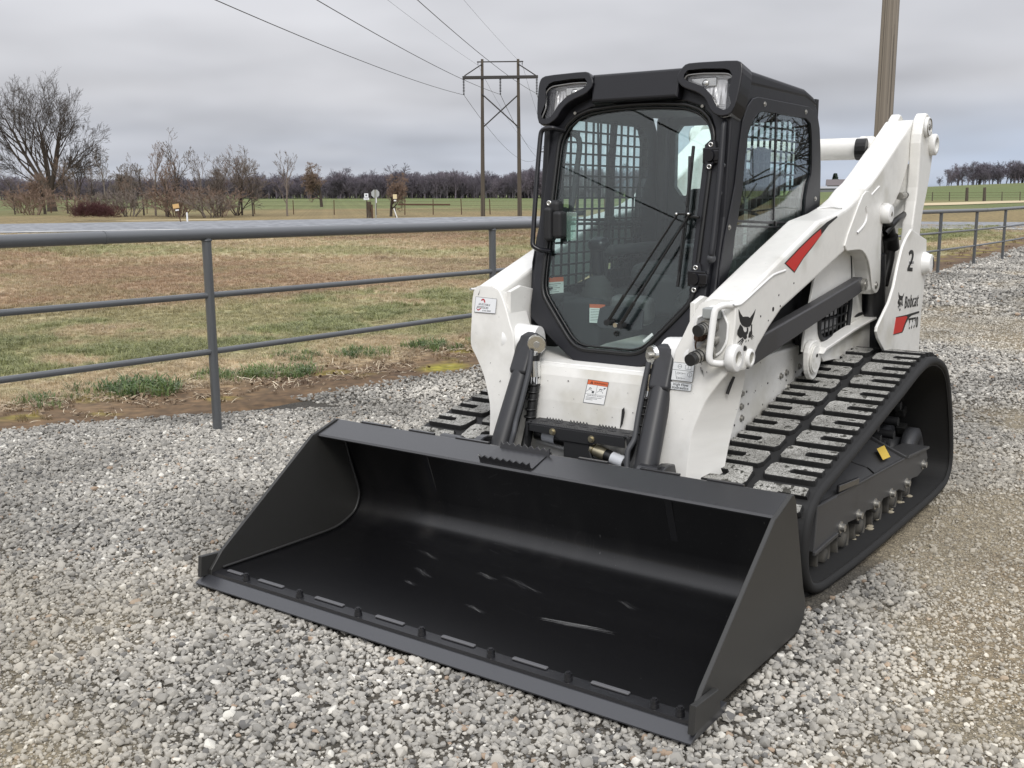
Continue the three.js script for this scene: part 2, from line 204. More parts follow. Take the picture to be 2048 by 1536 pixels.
// loose stones
{
  const r = rng(71), kinds = [];
  for (let k = 0; k < 9; k++) {
    const pts = [], n = 15 + Math.floor(r() * 6), sx = 1, sy = 0.55 + 0.3 * r(), sz = 0.65 + 0.3 * r();
    for (let i = 0; i < n; i++) { const th = r() * 6.283, c = 2 * r() - 1, s = Math.sqrt(1 - c * c), q = 0.42 + 0.1 * r(); pts.push(V(s * Math.cos(th) * q * sx, c * q * sy, s * Math.sin(th) * q * sz)); }
    const g = norm(new ConvexGeometry(pts)); const flatN = g.attributes.normal.array, p = g.attributes.position.array;   // edges slightly worn: normals between faceted and round
    for (let i = 0; i < p.length; i += 3) { const v = V(p[i] / sx, p[i + 1] / sy / sy, p[i + 2] / sz / sz).normalize().multiplyScalar(0.75).add(V(flatN[i], flatN[i + 1], flatN[i + 2])).normalize(); flatN[i] = v.x; flatN[i + 1] = v.y; flatN[i + 2] = v.z; }
    kinds.push(g);
  }
  const lists = kinds.map(() => []), cam = camera.position;
  const fw = V(-Math.sin(0.6162), 0, -Math.cos(0.6162));
  const seen = (x, z) => { const dx = x - cam.x, dz = z - cam.z, f = dx * fw.x + dz * fw.z, s = -dx * fw.z + dz * fw.x; return f > 1.9 && Math.abs(s) < 0.575 * f + 0.55; };
  function scatter(x0, x1, z0, z1, density, size, dmin, dmax, fines = false) {
    const n = Math.floor((x1 - x0) * (z1 - z0) * density);
    for (let i = 0; i < n; i++) {
      const x = lerp(x0, x1, r()), z = lerp(z0, z1, r()), t = r(), pick = r(), big = r(), k = Math.floor(r() * kinds.length), a = r() * 6.283, tilt = r() - 0.5, tone = r(), d = Math.hypot(x - cam.x, z - cam.z);
      if (d < dmin || d >= dmax || !seen(x, z)) continue;
      const e = edgeX(z); if (x < e - 0.12 * pick * pick) continue;
      const s = sandy(x, z); if (fines ? t > sstep(0.3, 0.55, s) : t > 1.10 - 0.86 * sstep(0.25, 0.85, s)) continue;
      if (Math.abs(x) < 1.0 && z < -0.02 && z > -0.85) continue;                       // nothing inside the bucket
      const inTrack = Math.abs(Math.abs(x) - 0.75) < 0.23 && z < -1.1 && z > -2.95; if (inTrack) continue;
      let q = size * (0.5 + 0.75 * Math.pow(big, 1.6) + (big > 0.988 ? 0.45 : 0)); if (s > 0.55) q *= 0.8;
      lists[k].push([x, lotY(x, z) + q * (0.10 + 0.16 * pick) * (1 - 0.5 * s), z, q, a, tilt, tone, s]);
    }
  }
  scatter(-5.4, 3.3, -1.0, 3.0, 4200, 0.028, 0, 9);
  scatter(-5.4, 3.3, -1.0, 3.0, 3400, 0.016, 0, 7);
  scatter(-5.0, 3.6, -5.0, -1.0, 4200, 0.0275, 0, 7.5);
  scatter(-4.4, 3.6, -5.0, -1.0, 2000, 0.017, 0, 6.5);
  scatter(-3.4, 3.3, -6.0, 2.5, 5200, 0.0095, 0, 6.4, true);
  scatter(-4.8, 3.6, -12.0, -3.0, 1900, 0.031, 7.5, 14);
  scatter(-4.0, 3.5, -24.0, -9.0, 420, 0.055, 14, 26);
  scatter(-4.0, 4.5, -40.0, -20.0, 110, 0.09, 26, 42);
  const holder = thing('gravel_stones', 'loose grey limestone gravel covering the lot around the loader', 'gravel', [0, 0, 0]); holder.userData.kind = 'stuff';
  const mat = std({ color: col(1), roughness: 0.95, bumpMap: fineBump, bumpScale: 0.002 });
  lists.forEach((L, k) => {
    const im = new THREE.InstancedMesh(kinds[k], mat, L.length), m = new THREE.Matrix4(), q = new THREE.Quaternion(), c = new THREE.Color();
    L.forEach(([x, y, z, s, a, tilt, tone, sd], i) => {
      q.setFromEuler(new THREE.Euler(tilt * 0.9, a, tilt * 1.3)); m.compose(V(x, y, z), q, V(s, s, s)); im.setMatrixAt(i, m);
      let v = mix3([126, 124, 119], [178, 174, 165], tone); if (tone < 0.05) v = [98, 97, 95]; if (tone > 0.965) v = [204, 201, 192]; if (tone > 0.5 && tone < 0.515) v = [150, 132, 114]; { const k = 0.72 + 0.54 * fbm(x * 1.3 + 60, z * 1.3, 3); v = v.map(q => q * k); }
      v = mix3(v, [196, 184, 160], 0.42 * sstep(0.2, 0.75, sd)); c.copy(srgb(...v)); im.setColorAt(i, c);
    });
    im.name = 'stones'; im.castShadow = im.receiveShadow = true; im.userData.kind = 'stuff'; holder.add(im);
  });
  console.log('stones', lists.reduce((a, l) => a + l.length, 0));
}
// grass: tufts of real blades, denser and finer near the fence
{
  const r = rng(5), tufts = [];
  for (let k = 0; k < 6; k++) {
    const pos = [], nor = [], n = 15;
    for (let i = 0; i < n; i++) {
      const a = r() * 6.283, h = 0.5 + 0.6 * r(), w = 0.022 + 0.016 * r(), bx = 0.9 * (r() - 0.5), bz = 0.9 * (r() - 0.5), lean = 0.35 + 0.8 * r(), dx = Math.cos(a), dz = Math.sin(a), px = -dz * w, pz = dx * w;
      const p0 = V(bx, -0.05, bz), p1 = V(bx + dx * lean * 0.35 * h, h * 0.6, bz + dz * lean * 0.35 * h), p2 = V(bx + dx * lean * h, h * (1 - 0.3 * lean), bz + dz * lean * h), nn = V(-dx * 0.8, 0.55, -dz * 0.8).normalize();
      const quad = (A, B, wa, wb) => { const a0 = V(A.x + px * wa, A.y, A.z + pz * wa), a1 = V(A.x - px * wa, A.y, A.z - pz * wa), b0 = V(B.x + px * wb, B.y, B.z + pz * wb), b1 = V(B.x - px * wb, B.y, B.z - pz * wb); for (const v of [a0, a1, b0, b0, a1, b1]) { pos.push(v.x, v.y, v.z); nor.push(nn.x, nn.y, nn.z); } };
      quad(p0, p1, 1, 0.8); quad(p1, p2, 0.8, 0.12);
    }
    const g = new THREE.BufferGeometry(); g.setAttribute('position', new THREE.Float32BufferAttribute(pos, 3)); tufts.push(g);
  }
  const lists = tufts.map(() => []), cam = camera.position, fw = V(-Math.sin(0.6162), 0, -Math.cos(0.6162));
  const seen = (x, z) => { const dx = x - cam.x, dz = z - cam.z, f = dx * fw.x + dz * fw.z, s = -dx * fw.z + dz * fw.x; return f > 1.9 && s > -0.6 * f - 0.6 && s < 0.6 * f; };
  function ring(dmin, dmax, density, h) {
    const x0 = -42, x1 = -2.4, z0 = -44, z1 = 4, n = Math.floor((x1 - x0) * (z1 - z0) * density);
    for (let i = 0; i < n; i++) {
      const x = lerp(x0, x1, r()), z = lerp(z0, z1, r()), t = r(), tone = r(), a = r() * 6.283, sz = r();
      const d = Math.hypot(x - cam.x, z - cam.z); if (d < dmin || d >= dmax || !seen(x, z)) continue;
      const u = edgeX(z) - x; if (u < 0.25) continue;
      const road = (x + 38.1) * 0.72 + (z + 19.6) * 0.70; if (z < -10 && road < 0.5 && x < -20) continue;
      if (t > 0.05 + 0.95 * sstep(0.75, 1.5, u + 0.9 * (fbm(x * 1.6 + 40, z * 1.6, 3) - 0.5))) continue;
      const c = lawnColor(x, z, tone), green = c[1] > c[0];
      lists[Math.floor(r() * tufts.length)].push([x, fieldY(x, z) + 0.01, z, h * (0.7 + 0.6 * sz) * (green ? 1.25 : 0.85), a, mix3([Math.min(245, c[0] * 1.08), Math.min(240, c[1] * 1.08), c[2] * 1.06], [Math.min(252, c[0] * 1.30 + 14), Math.min(248, c[1] * 1.30 + 14), Math.min(236, c[2] * 1.30 + 14)], tone)]);
    }
  }
  ring(0, 9, 620, 0.05); ring(9, 14, 420, 0.054); ring(14, 24, 170, 0.07); ring(24, 48, 44, 0.10);
  // strong green tussocks at the lawn's edge
  for (const [cx, cz, n, h] of [[-4.98, -2.55, 46, 0.125], [-4.62, -3.72, 50, 0.10], [-4.85, -3.35, 34, 0.09], [-5.25, -2.2, 14, 0.08], [-4.5, -5.6, 42, 0.095], [-4.75, -4.9, 36, 0.09], [-5.2, -4.4, 26, 0.08], [-4.15, -6.2, 30, 0.08], [-5.0, -1.75, 16, 0.07], [-5.4, -0.9, 14, 0.08]]) for (let i = 0; i < n; i++) {
    const a = r() * 6.283, q = 0.26 * Math.sqrt(r()), x = cx + Math.cos(a) * q * 1.3, z = cz + Math.sin(a) * q;
    lists[Math.floor(r() * tufts.length)].push([x, fieldY(x, z) + 0.01, z, h * (0.6 + 0.7 * r()), r() * 6.283, mix3([64, 90, 44], [126, 140, 82], r())]);
  }
  const holder = thing('grass', 'short tan and green grass blades on the lawn behind the fence', 'grass'); holder.userData.kind = 'stuff';
  const mat = phys({ color: col(1), roughness: 1, transmission: 0.3, thickness: 0, side: THREE.DoubleSide });
  lists.forEach((L, k) => {
    const im = new THREE.InstancedMesh(tufts[k], mat, L.length), m = new THREE.Matrix4(), q = new THREE.Quaternion(), c = new THREE.Color();
    L.forEach(([x, y, z, s, a, v], i) => { q.setFromEuler(new THREE.Euler(0, a, 0)); m.compose(V(x, y, z), q, V(s * 1.25, s, s * 1.25)); im.setMatrixAt(i, m); c.copy(srgb(...v)); im.setColorAt(i, c); });
    im.name = 'blades'; im.userData.kind = 'stuff'; im.castShadow = im.receiveShadow = true; holder.add(im);
  });
  console.log('tufts', lists.reduce((a, l) => a + l.length, 0));
  // dead leaves and straw along the bare strip
  const leaf = new THREE.PlaneGeometry(1, 0.55, 3, 2); { const p = leaf.attributes.position; for (let i = 0; i < p.count; i++) { const x = p.getX(i), y = p.getY(i); p.setXYZ(i, x, 0.22 * Math.cos(x * 3) - 0.5 * y * y + 0.25 * x * y, y * (1 - 1.6 * x * x)); } leaf.computeVertexNormals(); }
  const L = []; for (let i = 0; i < 15000; i++) { const z = lerp(1.5, -14, Math.pow(r(), 1.25)), u = 0.15 + 1.5 * (r() + r()) / 2 + 0.2 * (r() - 0.5), x = edgeX(z) - u, keep = fbm(x * 2 + 7, z * 2, 3); if (r() > sstep(0.34, 0.6, keep)) continue; L.push([x, z, 0.018 + 0.04 * r() * r(), r(), r(), r(), r()]); }
  const im = new THREE.InstancedMesh(leaf, std({ color: col(1), roughness: 0.9, side: THREE.DoubleSide }), L.length), m = new THREE.Matrix4(), q = new THREE.Quaternion(), c = new THREE.Color();
  L.forEach(([x, z, s, a, b, d, t], i) => { q.setFromEuler(new THREE.Euler((b - 0.5) * 1.2, a * 6.283, (d - 0.5) * 1.2)); m.compose(V(x, fieldY(x, z) + 0.012 + 0.25 * s, z), q, t > 0.55 ? V(s * 2.2, s, s * 0.28) : V(s, s, s)); im.setMatrixAt(i, m); c.copy(srgb(...mix3([122, 104, 82], [226, 214, 190], t * t))); im.setColorAt(i, c); });
  im.name = 'leaf_litter'; im.castShadow = im.receiveShadow = true; tag(im, 'dry pale leaves and straw along the bare soil by the fence', 'leaf litter', null, 'stuff'); scene.add(im);
}
// road and tracks as ribbons just above the land
function ribbon(name, near, far, y, mat, label, category, sub = 6) {
  const pos = [], uv = [], idx = [], K = 5, n = near.length;
  const at = (P, t) => { const c = new THREE.CatmullRomCurve3(P.map(p => V(p[0], 0, p[1]))); return c.getPoint(t); };
  const T = (n - 1) * sub;
  for (let i = 0; i <= T; i++) { const a = at(near, i / T), b = at(far, i / T); for (let k = 0; k <= K; k++) { const x = lerp(a.x, b.x, k / K), z = lerp(a.z, b.z, k / K); pos.push(x, fieldY(x, z) + y, z); uv.push(i * 0.5, k / K); } }
  for (let i = 0; i < T; i++) for (let k = 0; k < K; k++) { const a = i * (K + 1) + k; idx.push(a, a + 1, a + K + 1, a + 1, a + K + 2, a + K + 1); }
  const g = new THREE.BufferGeometry(); g.setAttribute('position', new THREE.Float32BufferAttribute(pos, 3)); g.setAttribute('uv', new THREE.Float32BufferAttribute(uv, 2)); g.setIndex(idx); g.computeVertexNormals();
  const m = new THREE.Mesh(g, mat); m.name = numbered(name); m.receiveShadow = true; scene.add(m); return tag(m, label, category, null, 'structure');
}
{
  const near = [[-39.4, -17.4], [-38.1, -19.6], [-31.5, -27.3], [-23.6, -35.4], [-14.4, -37.7], [-6.3, -39.3], [-2.3, -40.6]], far = [[-52.4, -23.6], [-50.2, -26.3], [-42.4, -37.0], [-33.2, -49.4], [-18.5, -47.6], [-8.2, -48.5], [-3.4, -50.6]];
  const noise = dataTex(256, 256, (x, y) => { const q = 205 + 70 * (tfbm(x / 256, y / 256, 16, 4, 3) - 0.5); return [q, q, q]; });
  const shift = (P, Q, f) => P.map((p, i) => [lerp(p[0], Q[i][0], f), lerp(p[1], Q[i][1], f)]);
  ribbon('road_shoulder', shift(near, far, -0.16), shift(near, far, 1.07), 0.03, std({ color: srgb(196, 184, 158), roughness: 1, map: noise }), 'pale gravel shoulder along the country road', 'road shoulder');
  ribbon('road', near, far, 0.05, std({ color: srgb(160, 163, 168), roughness: 0.9, map: noise }), 'worn grey two lane asphalt road beyond the lawn', 'road');
  ribbon('road_marking', shift(near, far, 0.045), shift(near, far, 0.075), 0.056, std({ color: srgb(216, 215, 210), roughness: 0.8 }), 'white edge line along the near side of the road', 'road marking');
  ribbon('farm_track', [[-27.5, -92.0], [-22.1, -96.2], [-17.6, -118.3], [-8.0, -143.2]], [[-31.4, -104.5], [-26.2, -113.1], [-20.7, -137.4], [-9.4, -162.3]], 0.05, std({ color: srgb(188, 172, 140), roughness: 1 }), 'pale dirt track crossing the field below the hill', 'dirt track');
  ribbon('driveway', [[-52.5, -31.9], [-49.8, -34.2], [-46.6, -37.2]], [[-53.8, -33.0], [-50.9, -35.6], [-48.2, -39.0]], 0.012, std({ color: srgb(172, 156, 122), roughness: 1 }), 'pale sandy driveway mouth beside the bushes across the road', 'driveway');
}
// ================================================================ FENCE, POLES, WIRES, SIGNS
const fx = z => -3.3814 - 0.04857 * z;
{
  const fence = thing('pipe_fence', 'grey steel pipe fence with three rails along the gravel lot', 'fence', [fx(-8), GY, -8]);
  const pm = phys({ color: srgb(92, 95, 99), roughness: 0.4, metalness: 0.2, map: grime, clearcoat: 0.6, clearcoatRoughness: 0.3 }), off = g => g.translate(-fx(-8), -GY, 8);
  const topY = z => lerp(1.185, 1.03, Math.min(1.2, Math.max(-0.2, (-1.94 - z) / 15.8))), mid = z => topY(z) - 0.383, low = z => topY(z) - lerp(0.745, 0.70, Math.min(1, Math.max(0, (-1.94 - z) / 15.8)));
  const posts = [3.5, 0.85, -1.943, -4.8, -7.4, -10, -12.6, -15.2, -17.70, -20.13, -22.45, -24.9, -27.3, -29.7, -32];
  for (const z of posts) obj('post', [off(rod([fx(z), -0.3, z], [fx(z), topY(z) - 0.02, z], 0.030, 0.030, 14)), off(new THREE.TorusGeometry(0.031, 0.006, 6, 16).rotateX(Math.PI / 2).translate(fx(z), topY(z) - 0.036, z))], pm, fence);
  const run = (f, r, breaks) => { for (let i = 0; i < breaks.length - 1; i++) { const a = breaks[i], b = breaks[i + 1]; obj('rail', off(rod([fx(a), f(a), a], [fx(b), f(b), b], r, r, 16)), pm, fence); } };
  run(topY, 0.0365, [4.2, -1.25, -8.0, -14.4, -20.8, -27.2, -33]);
  for (const z of [-1.25, -8.0, -14.4, -20.8]) obj('weld', off(rod([fx(z), topY(z), z + 0.008], [fx(z), topY(z), z - 0.008], 0.039, 0.039, 16)), pm, fence);
  run(mid, 0.0195, posts); run(low, 0.0195, posts);
}
const woodTex = dataTex(256, 512, (x, y) => { const u = x / 256, v = y / 512, g = tfbm(u * 1, v * 0.06, 48, 3, 9), c = tnoise(u * 64, v * 6, 64, 5) > 0.83 ? 0.6 : 1; const q = (0.55 + 0.6 * g) * c; return [146 * q, 137 * q, 125 * q]; });
M.wood = std({ map: woodTex, roughness: 0.95, bumpMap: woodTex, bumpScale: 0.004 });
M.woodDark = std({ map: woodTex, color: col(0.42, 0.40, 0.38), roughness: 0.95 });
{
  const p = thing('utility_pole', 'weathered grey wooden utility pole rising behind the loader arm', 'utility pole', [-3.15, GY, -15.94]);
  obj('pole', rod([0, -0.4, 0], [0.03, 11, 0], 0.152, 0.118, 20), M.wood, p);
}
function hFrame(label, x, z, turn) {
  const t = thing('transmission_tower', label, 'transmission tower', [x, GY, z], turn, undefined), w = 1.14;      // local x runs along the crossarm
  for (const s of [-1, 1]) obj('pole', rod([s * (w + 0.02), -0.5, 0], [s * (w - 0.04), 9.47, 0], 0.15, 0.085, 10), M.woodDark, t);
  const dk = M.blackMatte, cw = std({ color: col(0.05, 0.047, 0.045), roughness: 0.9 });
  obj('crossarm', [bar([-2.32, 8.38, 0.12], [2.32, 8.42, 0.12], 0.10, 0.17, 0.01), bar([-2.32, 8.38, -0.12], [2.32, 8.42, -0.12], 0.10, 0.17, 0.01)], cw, t);
  obj('shield_beam', bar([-1.42, 9.31, 0], [1.42, 9.33, 0], 0.06, 0.07, 0.01), cw, t);
  for (const s of [-1, 1]) { obj('knee_brace', rod([s * (w - 0.02), 9.16, 0.1], [s * 2.2, 8.48, 0.1], 0.035), cw, t); obj('cross_brace', rod([-s * w, 7.4, s * 0.1], [s * w, 5.38, s * 0.1], 0.042), cw, t); }
  const ins = new THREE.LatheGeometry((() => { const o = [[0.015, 0.02], [0.02, 0]]; for (let i = 0; i < 9; i++) { const y = -0.06 - i * 0.09; o.push([0.02, y], [0.075, y - 0.03], [0.07, y - 0.05], [0.02, y - 0.045]); } o.push([0.02, -0.90], [0.05, -0.92], [0.05, -0.98], [0, -1.0]); return o.reverse().map(p => new THREE.Vector2(...p)); })(), 8);
  for (const x of [-2.25, 0, 2.25]) obj('insulator', ins.clone().translate(x, 8.36, 0), dk, t);
  for (const s of [-1, 1]) obj('wire_clamp', rod([s * 1.36, 9.3, 0], [s * 1.36, 9.14, 0], 0.02), dk, t);
  return t;
}
const HX = -36.53, HZ = -51.16, hTurn = Math.atan2(1.36, 1.85) ;
hFrame('tall wooden H frame power line structure beyond the road, nearest one', HX, HZ, hTurn);
hFrame('distant wooden H frame power line structure low on the horizon', -101.9, -157, hTurn);
{
  const dir = [Math.sin(Math.PI / 6), Math.cos(Math.PI / 6)], ca = Math.cos(hTurn), sa = -Math.sin(hTurn);
  const wm = std({ color: col(0.03), roughness: 0.6 });
  const names = ['left conductor of the power line', 'middle conductor of the power line', 'right conductor of the power line', 'thin left shield wire of the power line', 'thin right shield wire of the power line'];
  [[-2.25, 7.36, 0.012], [0, 7.38, 0.012], [2.25, 7.42, 0.012], [-1.36, 9.12, 0.006], [1.36, 9.16, 0.006]].forEach(([o, h, r], k) => {
    const x = HX + o * ca, z = HZ + o * sa, y = GY + h, P = [], Q = [], sag = k < 3 ? 2.6 : 1.9;
    for (let i = 0; i <= 40; i++) { const t = i / 40; P.push(V(x + dir[0] * 150 * t, y + 2 * t - 4 * sag * t * (1 - t), z + dir[1] * 150 * t)); }
    const bx = -101.9 + o * ca, bz = -157 + o * sa; for (let i = 1; i <= 24; i++) { const t = i / 24; Q.push(V(lerp(x, bx, t), y - 4 * 2.0 * t * (1 - t), lerp(z, bz, t))); }
    const w = obj('power_line', [tube(P, r, 4, 60), tube([V(x, y, z), ...Q], r * 1.3, 4, 40)], wm); tag(w, 'black ' + names[k] + ' sagging across the sky', 'power line');
  });
}
// ---- small roadside things across the road
const signPost = std({ color: srgb(58, 52, 46), roughness: 0.8 });
{
  const t = thing('stop_sign', 'bare metal back of an octagonal stop sign by the road', 'stop sign', [-38.97, GY, -42.25], 0.67);
  obj('post', box(-0.03, 0.03, 0, 1.62, -0.05, -0.01, 0), std({ color: srgb(150, 150, 140), roughness: 0.7 }), t);
  const o = circ(0, 0, 0.245, 8).map(([x, y]) => [x * Math.cos(0.3927) - y * Math.sin(0.3927), x * Math.sin(0.3927) + y * Math.cos(0.3927)]);
  obj('sign_panel', extr(o, 0.012, 0).translate(0, 1.42, -0.07), std({ color: srgb(176, 178, 174), roughness: 0.45, metalness: 0.3 }), t);
  obj('bracket', box(-0.05, 0.05, 1.2, 1.64, -0.055, -0.052, 0), std({ color: srgb(96, 92, 80), roughness: 0.7 }), t);
  obj('white_reflector', box(0.035, 0.075, 0.9, 1.2, -0.05, -0.03, 0), M.decalWhite, t);
}
{
  const t = thing('route_sign', 'small white route marker and plate on a dark post left of the stop sign', 'road sign', [-39.47, GY, -42.04], 0.7);
  obj('post', box(-0.02, 0.02, 0, 1.25, -0.04, 0, 0), signPost, t);
  obj('upper_panel', box(-0.115, 0.115, 1.22, 1.44, 0, 0.012, 0), M.decalWhite, t);
  obj('number_plate', box(-0.05, 0.05, 1.28, 1.38, 0.0125, 0.015, 0), std({ color: srgb(120, 122, 122), roughness: 0.6 }), t);
  obj('lower_panel', box(-0.155, 0.155, 1.07, 1.2, 0, 0.012, 0), M.decalWhite, t);
  obj('lettering', box(-0.11, 0.11, 1.115, 1.15, 0.0125, 0.015, 0), std({ color: srgb(128, 130, 130), roughness: 0.6 }), t);
}
{
  const t = thing('pipeline_marker', 'small cream notice on a dark post right of the stop sign', 'notice sign', [-40.25, GY, -45.37], 0.7);
  obj('post', box(-0.025, 0.025, 0, 1.15, -0.04, 0, 0), signPost, t);
  obj('sign_panel', box(-0.115, 0.115, 1.1, 1.37, 0, 0.012, 0), std({ color: srgb(216, 200, 160), roughness: 0.6 }), t);
  obj('lower_plate', box(-0.07, 0.07, 0.96, 1.04, 0, 0.012, 0), M.decalWhite, t);
}
{
  const t = thing('pipeline_marker', 'orange tan notice on a leaning rusty post beside the driveway', 'notice sign', [-44.08, GY, -32.72], 0.85); 
  const pole = obj('post', rod([0, 0, 0], [-0.16, 0.75, 0], 0.03), M.rust, t);
  obj('sign_panel', box(-0.16, 0.16, -0.09, 0.13, 0.0, 0.012, 0).rotateZ(0.16).translate(-0.2, 0.83, 0.03), std({ color: srgb(206, 168, 112), roughness: 0.6 }), t);
  obj('lower_plate', box(-0.09, 0.09, -0.035, 0.035, 0.0, 0.012, 0).rotateZ(0.16).translate(-0.15, 0.64, 0.03), M.decalWhite, t);
}
{
  const t = thing('marker_post', 'white marker post with a rust red top beside the driveway', 'marker post', [-43.84, GY, -32.95], 0.85);
  obj('post', rod([0, 0, 0], [0, 0.52, 0], 0.045, 0.045), M.decalWhite, t); obj('cap', rod([0, 0.52, 0], [0, 0.76, 0], 0.04, 0.04), M.rust, t);
}
{
  const t = thing('marker_post', 'white marker post leaning below the cream notice', 'marker post', [-39.6, GY, -44.6], 0.7);
  obj('post', rod([0.12, 0, 0], [-0.06, 0.55, 0], 0.035), M.decalWhite, t);
}
{
  const t = thing('red_post', 'dark red steel post between the route marker and stop sign', 'post', [-39.2, GY, -42.2]); obj('post', rod([0, 0, 0], [0, 0.78, 0], 0.045), M.rust, t); obj('cap', rod([0, 0.78, 0], [0, 0.8, 0], 0.055), M.rust, t);
}
{
  const t = thing('corner_post', 'stout wooden fence corner post wrapped in brown vine', 'fence post', [-41.3, GY, -44.2]); obj('post', rod([0, 0, 0], [0, 0.95, 0], 0.14, 0.11), M.woodDark, t);
  const r = rng(44), g = []; for (let i = 0; i < 60; i++) { const a = r() * 6.28, y = r(), a2 = a + 1 + r(); g.push(rod([0.16 * Math.cos(a), y * 0.95, 0.16 * Math.sin(a)], [0.17 * Math.cos(a2), Math.min(1.1, y * 0.95 + 0.2), 0.17 * Math.sin(a2)], 0.012, 0.006, 4)); } obj('vine', g, std({ color: srgb(86, 66, 52), roughness: 1 }), t);
}
// barbed wire fence beyond the road
{
  const t = thing('wire_fence', 'old barbed wire fence on thin posts beyond the road', 'fence', [-50, GY, -50]), r = rng(12);
  const A = V(-88, 0, -44), B = V(-46.5, 0, -50.5), C = V(-22, 0, -66), pts = []; 
  for (let i = 0; i <= 12; i++) pts.push(A.clone().lerp(B, i / 12)); for (let i = 1; i <= 15; i++) pts.push(B.clone().lerp(C, i / 15));
  for (const p of pts) { const l = (r() - 0.5) * 0.12, h = 0.95 + 0.12 * r(); obj('post', rod([p.x + 50, -0.1, p.z + 50], [p.x + 50 + l, h, p.z + 50], 0.035 + 0.02 * (r() > 0.8), 0.03, 6), M.rust, t); }
  for (const h of [0.3, 0.58, 0.86]) obj('wire', tube(pts.map(p => V(p.x + 50, h, p.z + 50)), 0.008, 3, 60), M.rust, t);
  obj('gate_bar', rod([-41 + 50, 0.75, -46.5 + 50], [-38.5 + 50, 0.72, -48.5 + 50], 0.05), M.rust, t);
}
{
  const t = thing('wire_fence', 'dark post and wire fence below the green hill at right', 'fence', [-22, GY, -140]), r = rng(13);
  for (let i = 0; i < 16; i++) { const x = -10 + i * 1.9, z = 8 - i * 0.35, big = [3, 4, 9, 10].includes(i); obj('post', rod([x, 0, z], [x + 0.1 * (r() - 0.5), big ? 1.6 : 1.1, z], big ? 0.2 : 0.06, big ? 0.17 : 0.05, 6), M.woodDark, t); }
  for (const h of [0.4, 0.7, 1.0]) obj('wire', rod([-10, h, 8], [18.5, h, 2.75], 0.012, 0.012, 4), M.rust, t);
}
// ================================================================ BARE WINTER TREES
// branches are tapering tubes; limbs and twigs land in two meshes
function grow(seed, o) {
  const r = rng(seed), out = { trunk: { p: [], n: [] }, crown: { p: [], n: [] } };
  const ring = (c, d, rad, n) => { const a = Math.abs(d.y) < 0.9 ? V(0, 1, 0) : V(1, 0, 0), u = a.clone().cross(d).normalize(), w = d.clone().cross(u), L = []; for (let i = 0; i < n; i++) { const t = i / n * 6.2832, q = u.clone().multiplyScalar(Math.cos(t)).addScaledVector(w, Math.sin(t)); L.push([c.clone().addScaledVector(q, rad), q]); } return L; };
  const skin = (to, A, B) => { const n = A.length; for (let i = 0; i < n; i++) { const j = (i + 1) % n; for (const [v, q] of [A[i], A[j], B[i], B[i], A[j], B[j]]) { to.p.push(v.x, v.y, v.z); to.n.push(q.x, q.y, q.z); } } };
  function branch(p, d, len, rad, depth) {
    const segs = depth === 0 ? 6 : depth === 1 ? 6 : depth === 2 ? 4 : depth >= o.depth ? 2 : 3, sides = rad > 0.09 ? 7 : rad > 0.03 ? 4 : 3, to = depth <= 1 ? out.trunk : out.crown, end = Math.max(o.tip, rad * (depth === 0 ? 0.6 : 0.28));
    let prev = ring(p, d, rad, sides); const nodes = [];
    for (let i = 1; i <= segs; i++) {
      const t = i / segs, w = o.wiggle * (depth + 1) * 0.5;
      d = d.clone().add(V((r() - 0.5) * w, (r() - 0.5) * w + o.up * (depth > 0 ? 0.14 : 0.02) - (depth >= 3 ? o.droop * 0.1 : 0), (r() - 0.5) * w)).normalize();
      p = p.clone().addScaledVector(d, len / segs); const rr = lerp(rad, end, t), cur = ring(p, d, rr, sides); skin(to, prev, cur); prev = cur; nodes.push([p, d, rr, t]);
    }
    if (depth >= o.depth) return;
    const kids = o.kids[depth] ?? 3;
    for (let k = 0; k < kids; k++) {
      const lo = depth === 0 ? o.clear : 0.22, t = lo + (1 - lo) * (k + 0.3 + 0.6 * r()) / kids, q = nodes[Math.min(segs - 1, Math.floor(t * segs))];
      const az = r() * 6.2832 + k * 2.4, a = Math.abs(q[1].y) < 0.9 ? V(0, 1, 0) : V(1, 0, 0), u = a.cross(q[1]).normalize(), w = q[1].clone().cross(u), sp = o.spread * (0.7 + 0.6 * r()) * (depth === 0 ? o.spread0 ?? 1 : 1);
      const nd = q[1].clone().multiplyScalar(Math.cos(sp)).addScaledVector(u, Math.sin(sp) * Math.cos(az)).addScaledVector(w, Math.sin(sp) * Math.sin(az)).normalize();
      branch(q[0], nd, len * (o.ratio ?? 0.62) * (0.7 + 0.55 * r()) * (depth === 0 ? 1 : 1 - 0.25 * t), Math.max(o.tip, q[2] * (0.45 + 0.25 * r())), depth + 1);
    }
  }
  if (o.stems) for (const [x, z, dx, dy, dz, len, rad] of o.stems) branch(V(x, o.stemY ?? -0.05, z), V(dx, dy, dz).normalize(), len, rad, o.stemDepth ?? 0);
  else branch(V(0, -0.1, 0), V(0, 1, 0), o.height * 0.5, o.rad, 0);
  if (o.bole) { let prev = null; o.bole.forEach(([x, y, z, rad], i) => { const c = ring(V(x, y, z), V(0, 1, 0), rad, 9); if (prev) skin(out.trunk, prev, c); prev = c; }); }
  const geo = q => { const g = new THREE.BufferGeometry(); g.setAttribute('position', new THREE.Float32BufferAttribute(q.p, 3)); g.setAttribute('normal', new THREE.Float32BufferAttribute(q.n, 3)); return g; };
  return { trunk: geo(out.trunk), crown: geo(out.crown) };
}
